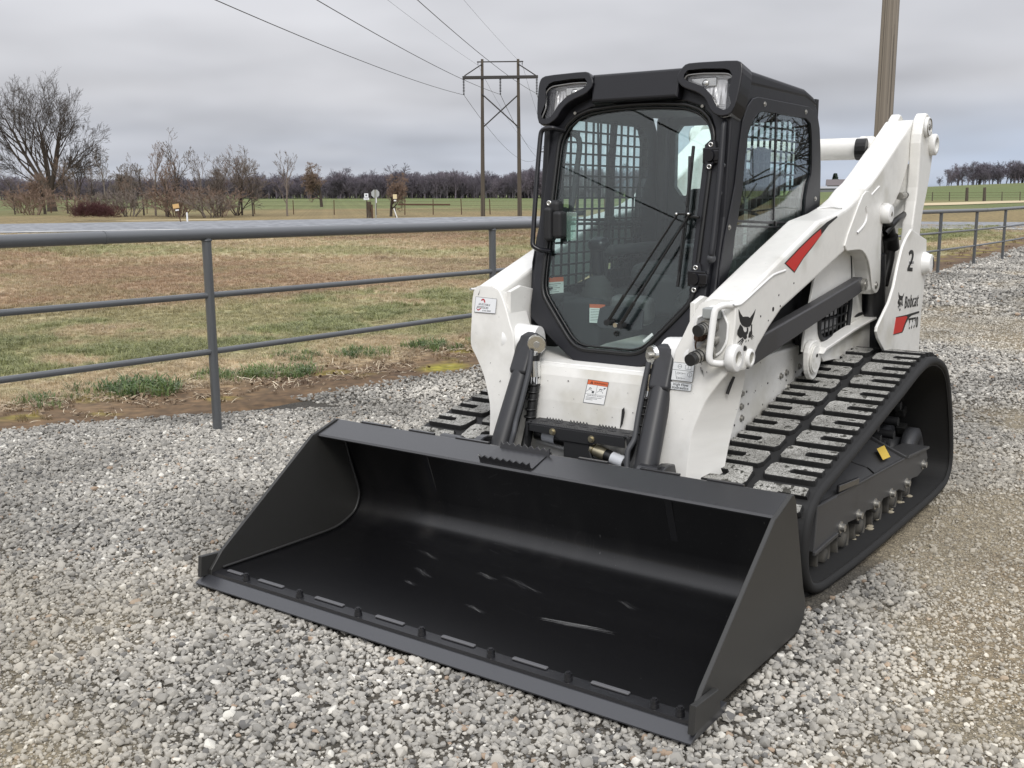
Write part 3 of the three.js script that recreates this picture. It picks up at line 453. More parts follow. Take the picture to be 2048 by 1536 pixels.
const bark = { dark: std({ color: srgb(74, 66, 60), roughness: 1 }), grey: std({ color: srgb(120, 110, 102), roughness: 1 }), pale: std({ color: srgb(134, 122, 112), roughness: 1 }), brown: std({ color: srgb(132, 112, 98), roughness: 1 }), red: std({ color: srgb(84, 52, 52), roughness: 1 }), far: std({ color: srgb(112, 108, 116), roughness: 1 }) };
function tree(name, label, category, geo, x, z, h0, h, turn, m1, m2, group) {
  const t = thing(name, label, category, [x, fieldY(x, z), z], turn, group); const a = obj('trunk', geo.trunk, m1, t), b = obj('crown', geo.crown, m2, t); t.scale.setScalar(h / h0); return t;
}
// the big leaning tree at the left
{
  const g = grow(19, { depth: 5, kids: [0, 10, 6, 5, 4], tip: 0.009, wiggle: 0.16, up: 0.35, droop: 0.1, spread: 0.50, clear: 0.3, ratio: 0.56, stemDepth: 1, stemY: 2.2,
    bole: [[0, -0.3, 0, 0.66], [0.02, 0.15, 0, 0.50], [0.0, 1.0, 0, 0.42], [-0.02, 1.9, 0.02, 0.40], [-0.06, 2.6, 0, 0.38]],
    stems: [[-0.15, 0, -0.62, 1, 0.1, 7.8, 0.24], [0.12, 0.05, 0.32, 1, 0.2, 6.0, 0.23], [-0.05, -0.1, -0.15, 1, -0.35, 7.0, 0.22], [0.2, 0, 0.80, 1, -0.1, 5.0, 0.17], [-0.25, 0.05, -0.82, 1, 0.15, 7.2, 0.16], [-0.1, 0.05, -0.36, 1, 0.0, 7.4, 0.17], [0.1, -0.08, 0.15, 1, -0.5, 6.6, 0.17], [0, 0.1, 0.02, 1, 0.45, 6.4, 0.16], [-0.3, 0.0, -1.5, 0.75, 0.0, 4.2, 0.09], [0.25, 0, 1.2, 0.75, 0.2, 4.0, 0.10]] });
  tree('bare_tree', 'large bare dark tree with a wide fan of limbs at far left', 'tree', g, -84.9, -50.1, 1, 0.86, 0.63, bark.dark, bark.dark);
}
const T1 = grow(3, { depth: 5, kids: [9, 5, 4, 4, 3], height: 6, rad: 0.13, tip: 0.011, wiggle: 0.2, up: 0.2, droop: 0.2, spread: 0.62, clear: 0.3, ratio: 0.6 });
const T2 = grow(8, { depth: 5, kids: [10, 5, 4, 3, 3], height: 8, rad: 0.11, tip: 0.009, wiggle: 0.2, up: 0.3, droop: 0, spread: 0.52, clear: 0.30, ratio: 0.46 });
const T3 = grow(14, { depth: 4, kids: [6, 6, 5, 4], tip: 0.010, wiggle: 0.2, up: 0.2, droop: 0.1, spread: 0.5, clear: 0.2, ratio: 0.6, height: 5, rad: 0.1, stems: [[0, 0, -0.5, 1, 0.1, 2.6, 0.07], [0.1, 0, 0.4, 1, 0.2, 2.7, 0.07], [0, 0.1, 0.05, 1, -0.4, 2.8, 0.06], [0.05, -0.1, 0.8, 1, -0.1, 2.2, 0.05], [-0.1, 0, -0.9, 1, -0.2, 2.2, 0.05]] });
const T4 = grow(23, { depth: 5, kids: [11, 6, 5, 4, 3], height: 5, rad: 0.16, tip: 0.012, wiggle: 0.2, up: 0.1, droop: 0.1, spread: 0.75, clear: 0.16, ratio: 0.6 });
const T5 = grow(31, { depth: 5, kids: [11, 5, 4, 3, 2], height: 8, rad: 0.10, tip: 0.009, wiggle: 0.16, up: 0.42, droop: 0, spread: 0.45, clear: 0.28, ratio: 0.45 });
const near = [
  [T1, 4.9, 'crooked bare tree just right of the large fan shaped tree', -77.5, -48.1, 4.5, 1.2, bark.dark, bark.dark],
  [T5, 5.6, 'slim pale bare tree standing alone behind the dark red bush', -111.8, -73.4, 6.0, 0.4, bark.grey, bark.grey],
  [T4, 4.4, 'round bare grey tree on the skyline right of the slim pale tree', -96.4, -66.2, 4.7, 2.2, bark.grey, bark.grey],
  [T5, 5.6, 'bare tree with upright twigs left of the tallest roadside tree', -60.6, -43.2, 4.3, 3.0, bark.grey, bark.brown],
  [T2, 5.6, 'tallest bare roadside tree above the leaning notice', -58.9, -43.8, 4.8, 1.0, bark.dark, bark.grey],
  [T5, 5.6, 'thin bare tree right of the tallest roadside tree', -55.9, -43.5, 3.7, 5.0, bark.grey, bark.grey],
  [T2, 5.6, 'small thin bare tree between two taller roadside trees', -56.1, -44.9, 3.1, 4.1, bark.dark, bark.grey],
  [T3, 4.6, 'bare many stemmed tree at the right end of the roadside thicket', -54.7, -45.4, 3.9, 0.3, bark.dark, bark.grey],
  [T4, 4.4, 'lone bare bushy tree in the green field left of the stop sign', -78.9, -77.2, 4.7, 0.9, bark.dark, bark.brown],
  [T4, 4.4, 'low reddish brown bare tree behind the cream notice', -42.6, -47.6, 2.75, 3.6, bark.dark, bark.brown],
  [T2, 5.6, 'bare sapling at the left picture edge before the far trees', -75.2, -41.2, 2.9, 2.6, bark.dark, bark.grey],
  [T4, 4.4, 'low bare tree between the picture edge and the large tree', -74.1, -43.0, 3.2, 1.9, bark.dark, bark.brown],
];
near.forEach(([g, h0, label, x, z, h, turn, a, b]) => tree('bare_tree', label, 'tree', g, x, z, h0, h * 1.0, turn, a, b, 'bare trees along the road'));
{
  const r = rng(303), S = [[-56.5, -41.3], [-60.2, -44.6], [-62.4, -43.6], [-57.6, -45.8], [-54.2, -44.0], [-52.6, -45.5], [-58.2, -42.6], [-66.0, -45.2], [-69.5, -46.5], [-74.8, -46.0], [-78.4, -45.2], [-72.0, -44.8], [-55.2, -46.8], [-51.0, -46.2], [-64.2, -41.6], [-61.4, -41.9]];
  S.forEach(([x, z], i) => tree('sapling', 'thin bare sapling in the thicket along the far side of the road', 'sapling', i % 2 ? T5 : T2, x + r(), z + r(), 5.6, 2.3 + 1.7 * r(), r() * 6, r() > 0.5 ? bark.grey : bark.dark, i % 3 ? bark.grey : bark.brown, 'saplings in the roadside thicket'));
}
// scrub in front of the trees
const scrub = grow(40, { depth: 3, kids: [5, 4, 3], tip: 0.007, wiggle: 0.35, up: 0.1, droop: 0.1, spread: 0.6, clear: 0.1, ratio: 0.62, stems: Array.from({ length: 11 }, (_, i) => { const a = i * 2.4, q = 0.25 + 0.05 * (i % 7); return [0.5 * q * Math.cos(a), 0.5 * q * Math.sin(a), Math.cos(a) * q, 1, Math.sin(a) * q, 0.8 + 0.05 * (i % 5), 0.022]; }) });
{
  const t = thing('bush', 'dense dark red bare bush beside the road at left', 'bush', [-52.5, fieldY(-52.5, -33.2), -33.2]);
  const r = rng(8), g = []; for (let i = 0; i < 11; i++) { const k = i / 10 - 0.5, a = scrub.crown.clone(), s = 0.62 + 0.28 * r(); a.scale(s * 0.9, s * (0.95 - 0.5 * Math.abs(k + 0.1) + 0.1 * r()), s * 0.9); a.rotateY(r() * 6); a.translate(k * 1.9 * 0.8 + 0.1 * r(), 0, k * -1.9 * 0.6); g.push(a); }
  obj('stems', g, bark.red, t);
}
{
  const spots = [[-67, -41.5, 1.5, 'brown', 'brown bare scrub at the foot of the large fan shaped tree'], [-71.5, -40.5, 1.9, 'brown', 'reddish scrub clump left of the large fan shaped tree'], [-80, -44.5, 1.6, 'brown', 'brown scrub clump at the left picture edge'], [-59.8, -40.5, 1.7, 'grey', 'grey bare scrub between the red bush and the leaning notice'], [-55, -40.8, 1.6, 'brown', 'low brown scrub behind the leaning notice'], [-51.5, -40.6, 1.5, 'grey', 'grey scrub right behind the white marker post'], [-53, -42.5, 1.7, 'brown', 'brown scrub under the many stemmed tree'], [-63, -41, 1.6, 'grey', 'grey scrub below the bare tree with upright twigs'], [-57, -42.2, 2.0, 'brown', 'tangled brown scrub below the tallest roadside tree']];
  spots.forEach(([x, z, s, m, label], i) => { const t = thing('scrub', label, 'bush', [x, fieldY(x, z), z], i * 1.3, 'scrub along the far side of the road'); t.scale.set(s * 1.1, s * 0.72, s * 1.1); obj('stems', [scrub.trunk.clone(), scrub.crown.clone()], bark[m], t); });
}
// the far woods read as one mass
{
  const F = [51, 52, 53, 54].map(s => { const g = grow(s, { depth: 4, kids: [11, 6, 5, 4], height: 6, rad: 0.14, tip: 0.016, wiggle: 0.25, up: 0.25, droop: 0, spread: 0.6, clear: 0.02, ratio: 0.6 }); return join([g.trunk, g.crown]); });
  const r = rng(77);
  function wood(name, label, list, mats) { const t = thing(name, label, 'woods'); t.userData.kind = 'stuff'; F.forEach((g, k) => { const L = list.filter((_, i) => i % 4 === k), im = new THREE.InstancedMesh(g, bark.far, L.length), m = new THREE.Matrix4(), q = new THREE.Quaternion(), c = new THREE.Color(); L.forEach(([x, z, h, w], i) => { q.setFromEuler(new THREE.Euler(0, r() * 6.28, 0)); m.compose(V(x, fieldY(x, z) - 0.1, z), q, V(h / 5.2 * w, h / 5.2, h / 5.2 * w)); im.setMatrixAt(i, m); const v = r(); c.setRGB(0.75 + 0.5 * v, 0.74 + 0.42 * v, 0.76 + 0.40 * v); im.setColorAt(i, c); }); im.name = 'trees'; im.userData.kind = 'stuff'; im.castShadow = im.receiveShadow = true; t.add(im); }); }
  const A = [-255, -133], Mi = [-202, -174], N = [-156, -178], B = [-115, -178], line = [[-330, -60], A, Mi, N, B, [-70, -185]], L = [];
  const at = t => { const f = t * (line.length - 1), i = Math.min(line.length - 2, Math.floor(f)); return [lerp(line[i][0], line[i + 1][0], f - i), lerp(line[i][1], line[i + 1][1], f - i)]; };
  for (let i = 0; i < 1700; i++) { const t = r(), [x, z] = at(t), back = 45 * r(), d = Math.hypot(x, z); L.push([x + x / d * back, z + z / d * back, (3.7 + 1.7 * r() + (r() > 0.95 ? 1.4 : 0)) * (0.85 + 0.3 * fbm(t * 30, 1, 2)), 0.85 + 0.4 * r()]); }
  wood('far_woods', 'dark grey leafless woods along the horizon behind the green field', L);
  const H = []; for (let i = 0; i < 90; i++) { const t = r(), x = lerp(-76, -28, t), z = lerp(-319, -336, t) - 12 * r(); H.push([x, z, (4.2 + 2.2 * r()) * sstep(-0.08, 0.15, t), 0.9 + 0.4 * r()]); }
  wood('hilltop_woods', 'leafless woods on top of the green hill at right', H);
}
// farmhouse low on the skyline between cab and lift arm
{
  const x = -88.5, z = -283, t = thing('farmhouse', 'distant grey farmhouse with low roof between the cab and lift arm', 'house', [x, fieldY(x, z), z], 0.35);
  const w = std({ color: srgb(168, 166, 164), roughness: 0.9 }), rf = std({ color: srgb(104, 98, 98), roughness: 0.9 });
  obj('wall', box(-5, 5, -0.5, 1.5, -3, 3, 0), w, t);
  const roof = obj('roof', [plate([[-3.5, 1.45], [3.5, 1.45], [0, 3.1]], -5.4, 5.4, 0)], rf, t); obj('chimney', box(1, 1.5, 2.5, 3.5, -0.3, 0.3, 0), rf, roof);
  for (const q of [-3.2, -0.6, 2.8]) { const f = obj('window', box(q, q + 0.9, 0.3, 1.1, 3.0, 3.04, 0), M.decalWhite, t); obj('pane', box(q + 0.08, q + 0.82, 0.36, 1.04, 3.041, 3.05, 0), M.interior, f); }
  const s = thing('shed', 'long low grey shed in front of the distant farmhouse', 'shed', [-90.5, fieldY(-90.5, -275), -275], 0.35); obj('wall', box(-3.4, 3.4, -0.5, 0.9, -1.5, 1.5, 0), std({ color: srgb(120, 122, 126), roughness: 0.8 }), s); obj('roof', plate([[-1.8, 0.86], [1.8, 0.86], [0, 1.4]], -3.6, 3.6, 0), std({ color: srgb(150, 152, 154), roughness: 0.7 }), s);
  const e = thing('evergreen_tree', 'dark evergreen tree beside the distant farmhouse', 'tree', [-95, fieldY(-95, -293), -293]), r = rng(4), g = [];
  obj('trunk', rod([0, -0.2, 0], [0, 4.2, 0], 0.18, 0.04, 6), bark.dark, e);
  for (let i = 0; i < 420; i++) { const y = 0.5 + 4.3 * Math.pow(r(), 0.9), q = (1.9 * (1 - y / 5.2) + 0.15) * Math.sqrt(r()), a = r() * 6.28; const l = new THREE.PlaneGeometry(0.5, 0.32); l.rotateX(-1.2 + r() * 0.8).rotateY(a).translate(Math.cos(a) * q, y - 0.15 * q, Math.sin(a) * q); g.push(l); }
  obj('crown', g, std({ color: srgb(46, 58, 50), roughness: 1, side: THREE.DoubleSide }), e);
}
// a bare tree at the right of the lot, out of frame, that the side window mirrors
{
  const g = grow(61, { depth: 5, kids: [8, 6, 5, 4, 3], tip: 0.007, wiggle: 0.24, up: 0.05, droop: 0.15, spread: 0.62, clear: 0.15, ratio: 0.6, stemDepth: 1, stemY: 1.1, bole: [[0, -0.3, 0, 0.42], [0, 0.2, 0, 0.28], [0, 1.3, 0, 0.23]], stems: [[0, 0, -0.6, 1, 0.2, 3.6, 0.11], [0, 0, 0.5, 1, 0.3, 3.8, 0.11], [0, 0, 0.1, 1, -0.6, 3.8, 0.11], [0, 0, -1.2, 0.7, -0.3, 2.8, 0.08], [0, 0, 1.2, 0.7, -0.2, 2.8, 0.08], [0, 0, -0.2, 0.8, 1.1, 2.8, 0.08], [0, 0, 1.0, 0.35, 0.9, 2.6, 0.06], [0, 0, -0.8, 0.45, 0.9, 2.6, 0.06]] });
  tree('unseen_tree', 'bare tree out of view whose branches are mirrored in the cab side window', 'tree', g, 4.9, -10.6, 1, 1, 0, bark.dark, bark.dark);
}
// ================================================================ THE COMPACT TRACK LOADER
// x: across (positive = its left side, right in the picture), z: forward (cutting edge at 0), y: up
const BASE = [0, -0.03, -1.95];
const loader = thing('compact_track_loader', 'white compact track loader with black cab and wide black bucket on the gravel', 'track loader', BASE);
const lo = g => [].concat(g).map(q => norm(q).translate(-BASE[0], -BASE[1], -BASE[2]));
const part = (name, g, m, parent = loader) => obj(name, lo(g), m, parent);
const both = f => { for (const s of [1, -1]) f(s, g => [].concat(g).map(q => s > 0 ? q : mir(q))); };
const px = k => (g => planarUV(g, 'z', 'y', k));

// ---------------------------------------------------------------- bucket
{
  const scuffF = canvasTex(2048, 1024, (c, W, H) => {
    c.fillStyle = 'rgb(15,15,17)'; c.fillRect(0, 0, W, H); const r = rng(21);
    for (let i = 0; i < 7000; i++) { const x = r() * W, y = H * Math.pow(r(), 0.7), v = 110 + 90 * r(); c.fillStyle = `rgba(${v},${v},${v - 4},${0.10 + 0.5 * r() * r()})`; const q = 1 + (r() > 0.7) + (r() > 0.95); c.fillRect(x, y, q, q); }
    for (let i = 0; i < 240; i++) { const x = r() * W, y = H * (0.2 + 0.78 * r()), l = 14 + 130 * r() * r(); c.strokeStyle = `rgba(165,165,165,${0.05 + 0.22 * r() * r()})`; c.lineWidth = 1 + r(); c.beginPath(); c.moveTo(x, y); c.lineTo(x + l, y + (r() - 0.7) * l * 0.35); c.stroke(); }
    for (const [x, y, l, dy, al] of [[640, 178, 150, 20, 0.7], [420, 300, 60, -14, 0.4], [470, 310, 120, -30, 0.3], [300, 250, 70, -26, 0.3], [500, 150, 60, -14, 0.3], [720, 330, 50, -18, 0.25], [240, 330, 80, -18, 0.25], [330, 180, 40, -8, 0.3]]) for (let k = 0; k < 26; k++) { c.strokeStyle = `rgba(185,185,182,${al * (0.15 + 0.5 * r())})`; c.lineWidth = 1 + 1.5 * r(); const o = (r() - 0.5) * 20; c.beginPath(); c.moveTo(2 * (x + r() * l * 0.4), 2 * y + o); c.lineTo(2 * (x + l * (0.6 + 0.4 * r())), 2 * (y + dy) + o); c.stroke(); }
    for (let i = 0; i < 90; i++) { const x = r() * W, y = H * (0.75 + 0.25 * r()), q = 20 + 90 * r(); const g = c.createRadialGradient(x, y, 0, x, y, q); g.addColorStop(0, `rgba(120,116,108,${0.05 + 0.10 * r()})`); g.addColorStop(1, 'rgba(120,116,108,0)'); c.fillStyle = g; c.fillRect(x - q, y - q, 2 * q, 2 * q); }
  });
  scuffF.wrapS = scuffF.wrapT = THREE.ClampToEdgeWrapping;
  const drops = dataTex(512, 512, (x, y) => { const q = tnoise(x / 512 * 150, y / 512 * 150, 150, 31) > 0.93 && tfbm(x / 512, y / 512, 5, 3, 8) > 0.45 ? 10 : 27; return [q, q, q + 2]; });
  const floorM = phys({ map: scuffF, color: col(0.85), roughness: 0.32, clearcoat: 0.3, clearcoatRoughness: 0.2 }), lipM = phys({ map: drops, color: col(1), roughness: 0.36, clearcoat: 0.7, clearcoatRoughness: 0.24 });
  // folded shell: lip, back, curved heel, floor
  const bend = [[-0.085, 0.034], [-0.60, 0.022], [-0.68, 0.024], [-0.74, 0.031], [-0.795, 0.050], [-0.838, 0.084], [-0.861, 0.128], [-0.860, 0.175], [-0.848, 0.215], [-0.758, 0.470]];
  const fine = []; for (let i = 0; i < bend.length - 1; i++) { const n = i > 0 && i < 8 ? 6 : 2; const c = new THREE.CatmullRomCurve3(bend.map(p => V(0, p[1], p[0])), false, 'centripetal'); for (let k = 0; k < n; k++) { const q = c.getPoint((i + k / n) / (bend.length - 1)); fine.push([q.z, q.y]); } } fine.push(bend[bend.length - 1]);
  const th = 0.010, sheet = (() => {
    const pos = [], nor = [], uv = [], xs = [-0.99, 0.99], nr = fine.map((p, i) => { const a = fine[Math.max(0, i - 1)], b = fine[Math.min(fine.length - 1, i + 1)], dz = b[0] - a[0], dy = b[1] - a[1], l = Math.hypot(dz, dy); return [dy / l, -dz / l]; });   // (z, y) normal towards the mouth
    const put = (x, i, s, u) => { pos.push(x, fine[i][1] - (s < 0 ? th * nr[i][1] : 0), fine[i][0] - (s < 0 ? th * nr[i][0] : 0)); nor.push(0, s * nr[i][1], s * nr[i][0]); uv.push(u, Math.min(1, Math.max(0, 1 + (fine[i][0] + 0.085) / 0.95))); };
    for (let i = 0; i < fine.length - 1; i++) for (const s of [1, -1]) { const q = [[xs[0], i, 0], [xs[1], i, 1], [xs[0], i + 1, 0], [xs[1], i, 1], [xs[1], i + 1, 1], [xs[0], i + 1, 0]]; for (const [x, k, u] of s > 0 ? q : [q[0], q[2], q[1], q[3], q[5], q[4]]) put(x, k, s, u); }
    const g = new THREE.BufferGeometry(); g.setAttribute('position', new THREE.Float32BufferAttribute(pos, 3)); g.setAttribute('normal', new THREE.Float32BufferAttribute(nor, 3)); g.setAttribute('uv', new THREE.Float32BufferAttribute(uv, 2)); return g;
  })();
  const bucket = part('bucket', sheet, floorM); bucket.userData.label = 'wide low black bucket resting flat on the gravel in front';
  const lip = plate([[-0.762, 0.486], [-0.756, 0.496], [-0.748, 0.497], [-0.628, 0.459], [-0.622, 0.452], [-0.626, 0.446], [-0.634, 0.447], [-0.748, 0.484]], -0.99, 0.99, 0.002); planarUV(lip, 'x', 'z', 1.3);
  part('top_lip', lip, lipM, bucket);
  part('back_brace', [plate([[-0.758, 0.47], [-0.775, 0.47], [-0.80, 0.40], [-0.785, 0.40]], -0.98, 0.98, 0.002), plate([[-0.765, 0.44], [-0.865, 0.17], [-0.93, 0.17], [-0.93, 0.40], [-0.82, 0.45]], -0.56, -0.53, 0.002), plate([[-0.765, 0.44], [-0.865, 0.17], [-0.93, 0.17], [-0.93, 0.40], [-0.82, 0.45]], 0.53, 0.56, 0.002)], M.black, bucket);
  const side = [[-0.612, 0.462], [-0.596, 0.459], [-0.105, 0.105], [-0.05, 0.045], [-0.05, 0.022], [-0.80, 0.004], [-0.858, 0.008], [-0.892, 0.03], [-0.907, 0.065], [-0.903, 0.10], [-0.878, 0.15], [-0.770, 0.478], [-0.752, 0.499], [-0.735, 0.500]];
  const sideM = phys({ color: col(0.026, 0.026, 0.025), roughness: 0.55, map: grime, clearcoat: 0.15, clearcoatRoughness: 0.4 });
  both((s, f) => {
    part('side_plate', f(plate(side, 0.985, 1.0, 0.002)), sideM, bucket);
    part('side_cutter', f(plate([[-0.012, 0.022], [-0.020, 0.102], [-0.168, 0.090], [-0.186, 0.03], [-0.186, 0.022]], 1.001, 1.020, 0.002)), sideM, bucket);
    part('weld_bead', f(tube([[0.984, 0.04, -0.10], [0.984, 0.034, -0.4], [0.983, 0.034, -0.7], [0.983, 0.075, -0.82], [0.983, 0.15, -0.855], [0.984, 0.3, -0.81], [0.984, 0.45, -0.765]], 0.0055, 6, 50)), std({ color: col(0.03), roughness: 0.5 }), bucket);
  });
  // base edge with ground bevel, then the bolted plate
  part('cutting_edge', plate([[0.002, 0.0], [0.002, 0.004], [-0.046, 0.0235], [-0.23, 0.0235], [-0.23, 0.0]], -1.018, 1.018, 0.001), phys({ color: col(0.028, 0.029, 0.033), roughness: 0.4, clearcoat: 0.5, clearcoatRoughness: 0.25 }), bucket);
  part('wear_plate', plate([[-0.052, 0.024], [-0.054, 0.034], [-0.098, 0.036], [-0.10, 0.024]], -1.0, 1.0, 0.001), M.black, bucket);
  for (const x of [-0.813, -0.532, -0.249, 0.032, 0.309, 0.590, 0.872, 0.951]) part('bolt', [new THREE.CylinderGeometry(0.013, 0.014, 0.010, 18).translate(x, 0.040, -0.071), hex([x, 0.044, -0.071], 0.0125, 0.013, 'y'), new THREE.CylinderGeometry(0.0075, 0.0075, 0.005, 12).translate(x, 0.059, -0.071)], M.black, bucket);
  const bead = std({ color: col(0.10, 0.10, 0.105), roughness: 0.55 });
  for (const [a, b] of [[-0.94, -0.86], [-0.768, -0.638], [-0.474, -0.337], [-0.186, -0.062], [0.099, 0.232], [0.378, 0.504], [0.657, 0.783]]) part('weld_bead', box(a, b, 0.0355, 0.043, -0.1005, -0.084, 0.0035), bead, bucket);
  for (const [a, b] of [[-0.86, -0.7], [-0.6, -0.47], [-0.36, -0.2], [-0.10, 0.08], [0.2, 0.32], [0.45, 0.60], [0.70, 0.83]]) part('stitch_weld', box(a, b, 0.494, 0.503, -0.766, -0.752, 0.002), M.black, bucket);
  // serrated step on the lip
  const saw = (x0, x1, h, n) => { const o = [[x0, 0]]; for (let i = 0; i <= n * 2; i++) o.push([lerp(x0, x1, i / (n * 2)), h - (i % 2 ? 0.011 : 0)]); o.push([x1, 0]); return o; };
  const step = part('step', [extr(saw(-0.155, 0.072, 0.036, 8), 0.006, 0.001).rotateX(0.35).translate(0, 0.458, -0.646), extr(saw(-0.13, 0.09, 0.034, 8), 0.006, 0.001).rotateX(-0.25).translate(0, 0.488, -0.735), plate([[-0.64, 0.464], [-0.74, 0.494], [-0.74, 0.499], [-0.64, 0.469]], -0.14, 0.08, 0.001)], M.black, bucket);
  step.userData.label = 'serrated step on the bucket lip';
}
// ---------------------------------------------------------------- coupler plate between arms and bucket
part('coupler', [box(-0.53, 0.53, 0.10, 0.40, -1.0, -0.94, 0.01), plate(soft([[-0.945, 0.15], [-0.945, 0.435], [-1.0, 0.455], [-1.08, 0.44], [-1.12, 0.15]], 1), 0.395, 0.435, 0.004), plate(soft([[-0.945, 0.15], [-0.945, 0.435], [-1.0, 0.455], [-1.08, 0.44], [-1.12, 0.15]], 1), -0.435, -0.395, 0.004), rod([-0.6, 0.405, -0.97], [-0.5, 0.405, -0.97], 0.04), rod([0.34, 0.415, -0.96], [0.42, 0.415, -0.96], 0.04)], M.black);

// ---------------------------------------------------------------- hull, front panel
{
  const hullM = M.white;
  const hull = [[-1.205, 0.20], [-1.195, 0.30], [-1.2, 0.45], [-1.21, 0.72], [-1.24, 0.745], [-1.57, 0.787], [-2.14, 0.785], [-3.25, 0.80], [-3.25, 0.30], [-2.9, 0.20]];
  const HS = [[-1.327, 0.285], [-1.311, 0.395], [-1.337, 0.562], [-1.463, 0.703], [-1.734, 0.752], [-2.330, 0.742], [-2.507, 0.667], [-2.842, 0.729], [-3.448, 0.729], [-3.448, 0.290], [-2.403, 0.290], [-2.089, 0.395], [-1.473, 0.374], [-1.452, 0.337], [-1.400, 0.340], [-1.395, 0.364], [-1.374, 0.369], [-1.358, 0.327]];
  const body = part('hull', [plate(HS, 0.40, 0.46, 0.008, [], 2), plate(HS, -0.46, -0.40, 0.008, [], 2), plate(hull, -0.402, 0.402, 0.01)], hullM);
  part('front_panel', plate([[-1.175, 0.30], [-1.165, 0.36], [-1.16, 0.47], [-1.172, 0.60], [-1.188, 0.70], [-1.20, 0.735], [-1.222, 0.742], [-1.25, 0.742], [-1.25, 0.30]], -0.262, 0.262, 0.006, [], 2), hullM);
  part('belly', box(-0.46, 0.46, 0.12, 0.32, -3.0, -1.22, 0.02), M.blackMatte);
  const smudge = std({ color: col(0.02), roughness: 0.8 });
  part('paint_scuff', [front([[0.155, 0.545], [0.163, 0.59], [0.16, 0.61], [0.15, 0.6], [0.147, 0.56], [0.142, 0.52]], -1.142, -0.02, 0.001, 0)].map(g => g.translate(0, 0, -0.008)), smudge);
  const BZ = [[-1.599, 0.626], [-1.598, 0.572], [-1.604, 0.522], [-1.920, 0.505], [-2.127, 0.522], [-2.030, 0.634], [-2.096, 0.640], [-2.259, 0.645], [-2.128, 0.569], [-2.236, 0.508]];
  both((s, f) => {
    for (const [z, y] of BZ) part('bolt', f(bolt([0.459, y, z], 0.0105, 0.012, 'x')), M.zinc, body);
    for (const [z, y] of [[-1.494, 0.630], [-1.651, 0.625], [-1.672, 0.570], [-1.536, 0.505], [-1.881, 0.625], [-2.100, 0.604], [-2.173, 0.546], [-2.121, 0.536], [-2.215, 0.625]]) part('rivet_hole', f(new THREE.CylinderGeometry(0.0045, 0.0045, 0.002, 10).rotateZ(Math.PI / 2).translate(0.461, y, z)), M.decalBlack, body);
    part('grease_fitting', f([new THREE.CylinderGeometry(0.026, 0.03, 0.022, 16).rotateZ(Math.PI / 2).translate(0.47, 0.430, -1.600), rod([0.48, 0.430, -1.600], [0.52, 0.428, -1.600], 0.014, 0.011, 12), new THREE.CylinderGeometry(0.022, 0.026, 0.02, 16).rotateZ(Math.PI / 2).translate(0.47, 0.395, -1.350), rod([0.48, 0.395, -1.350], [0.51, 0.395, -1.350], 0.013, 0.01, 12)]), M.zinc, body);
    // bracket with round foot under the side panel
    part('bracket', f([plate(soft([[-2.10, 0.78], [-2.105, 0.66], [-2.16, 0.60], [-2.22, 0.61], [-2.26, 0.66], [-2.27, 0.78]], 2), 0.53, 0.556, 0.004), new THREE.CylinderGeometry(0.062, 0.066, 0.012, 28).rotateZ(Math.PI / 2).translate(0.558, 0.70, -2.17), new THREE.CylinderGeometry(0.058, 0.06, 0.006, 28).rotateZ(Math.PI / 2).translate(0.566, 0.70, -2.17)]), hullM);
    part('bracket_slot', f(new THREE.CylinderGeometry(0.008, 0.008, 0.004, 12).scale(1, 1, 1.4).rotateZ(Math.PI / 2).translate(0.569, 0.716, -2.175)), M.decalBlack);
  });
}
{
  const r = rng(90), chips = [];
  for (let i = 0; i < 22; i++) { const z = -1.45 - 0.85 * r(), y = 0.46 + 0.28 * r(), q = 0.0012 + 0.0025 * r() * r(); chips.push(new THREE.CylinderGeometry(q, q, 0.001, 6).rotateZ(Math.PI / 2).scale(1, 0.6 + r(), 1).translate(0.4606, y, z)); }
  for (let i = 0; i < 9; i++) { const x = -0.24 + 0.48 * r(), y = 0.50 + 0.2 * r(), q = 0.001 + 0.0025 * r() * r(); chips.push(new THREE.CylinderGeometry(q, q, 0.001, 6).rotateX(Math.PI / 2 - 0.12).translate(x, y, -1.1715 - (y - 0.6) * 0.16 + 0.003)); }
  part('paint_chips', chips, std({ color: col(0.06, 0.055, 0.05), roughness: 0.9 })).userData.kind = 'stuff';
}
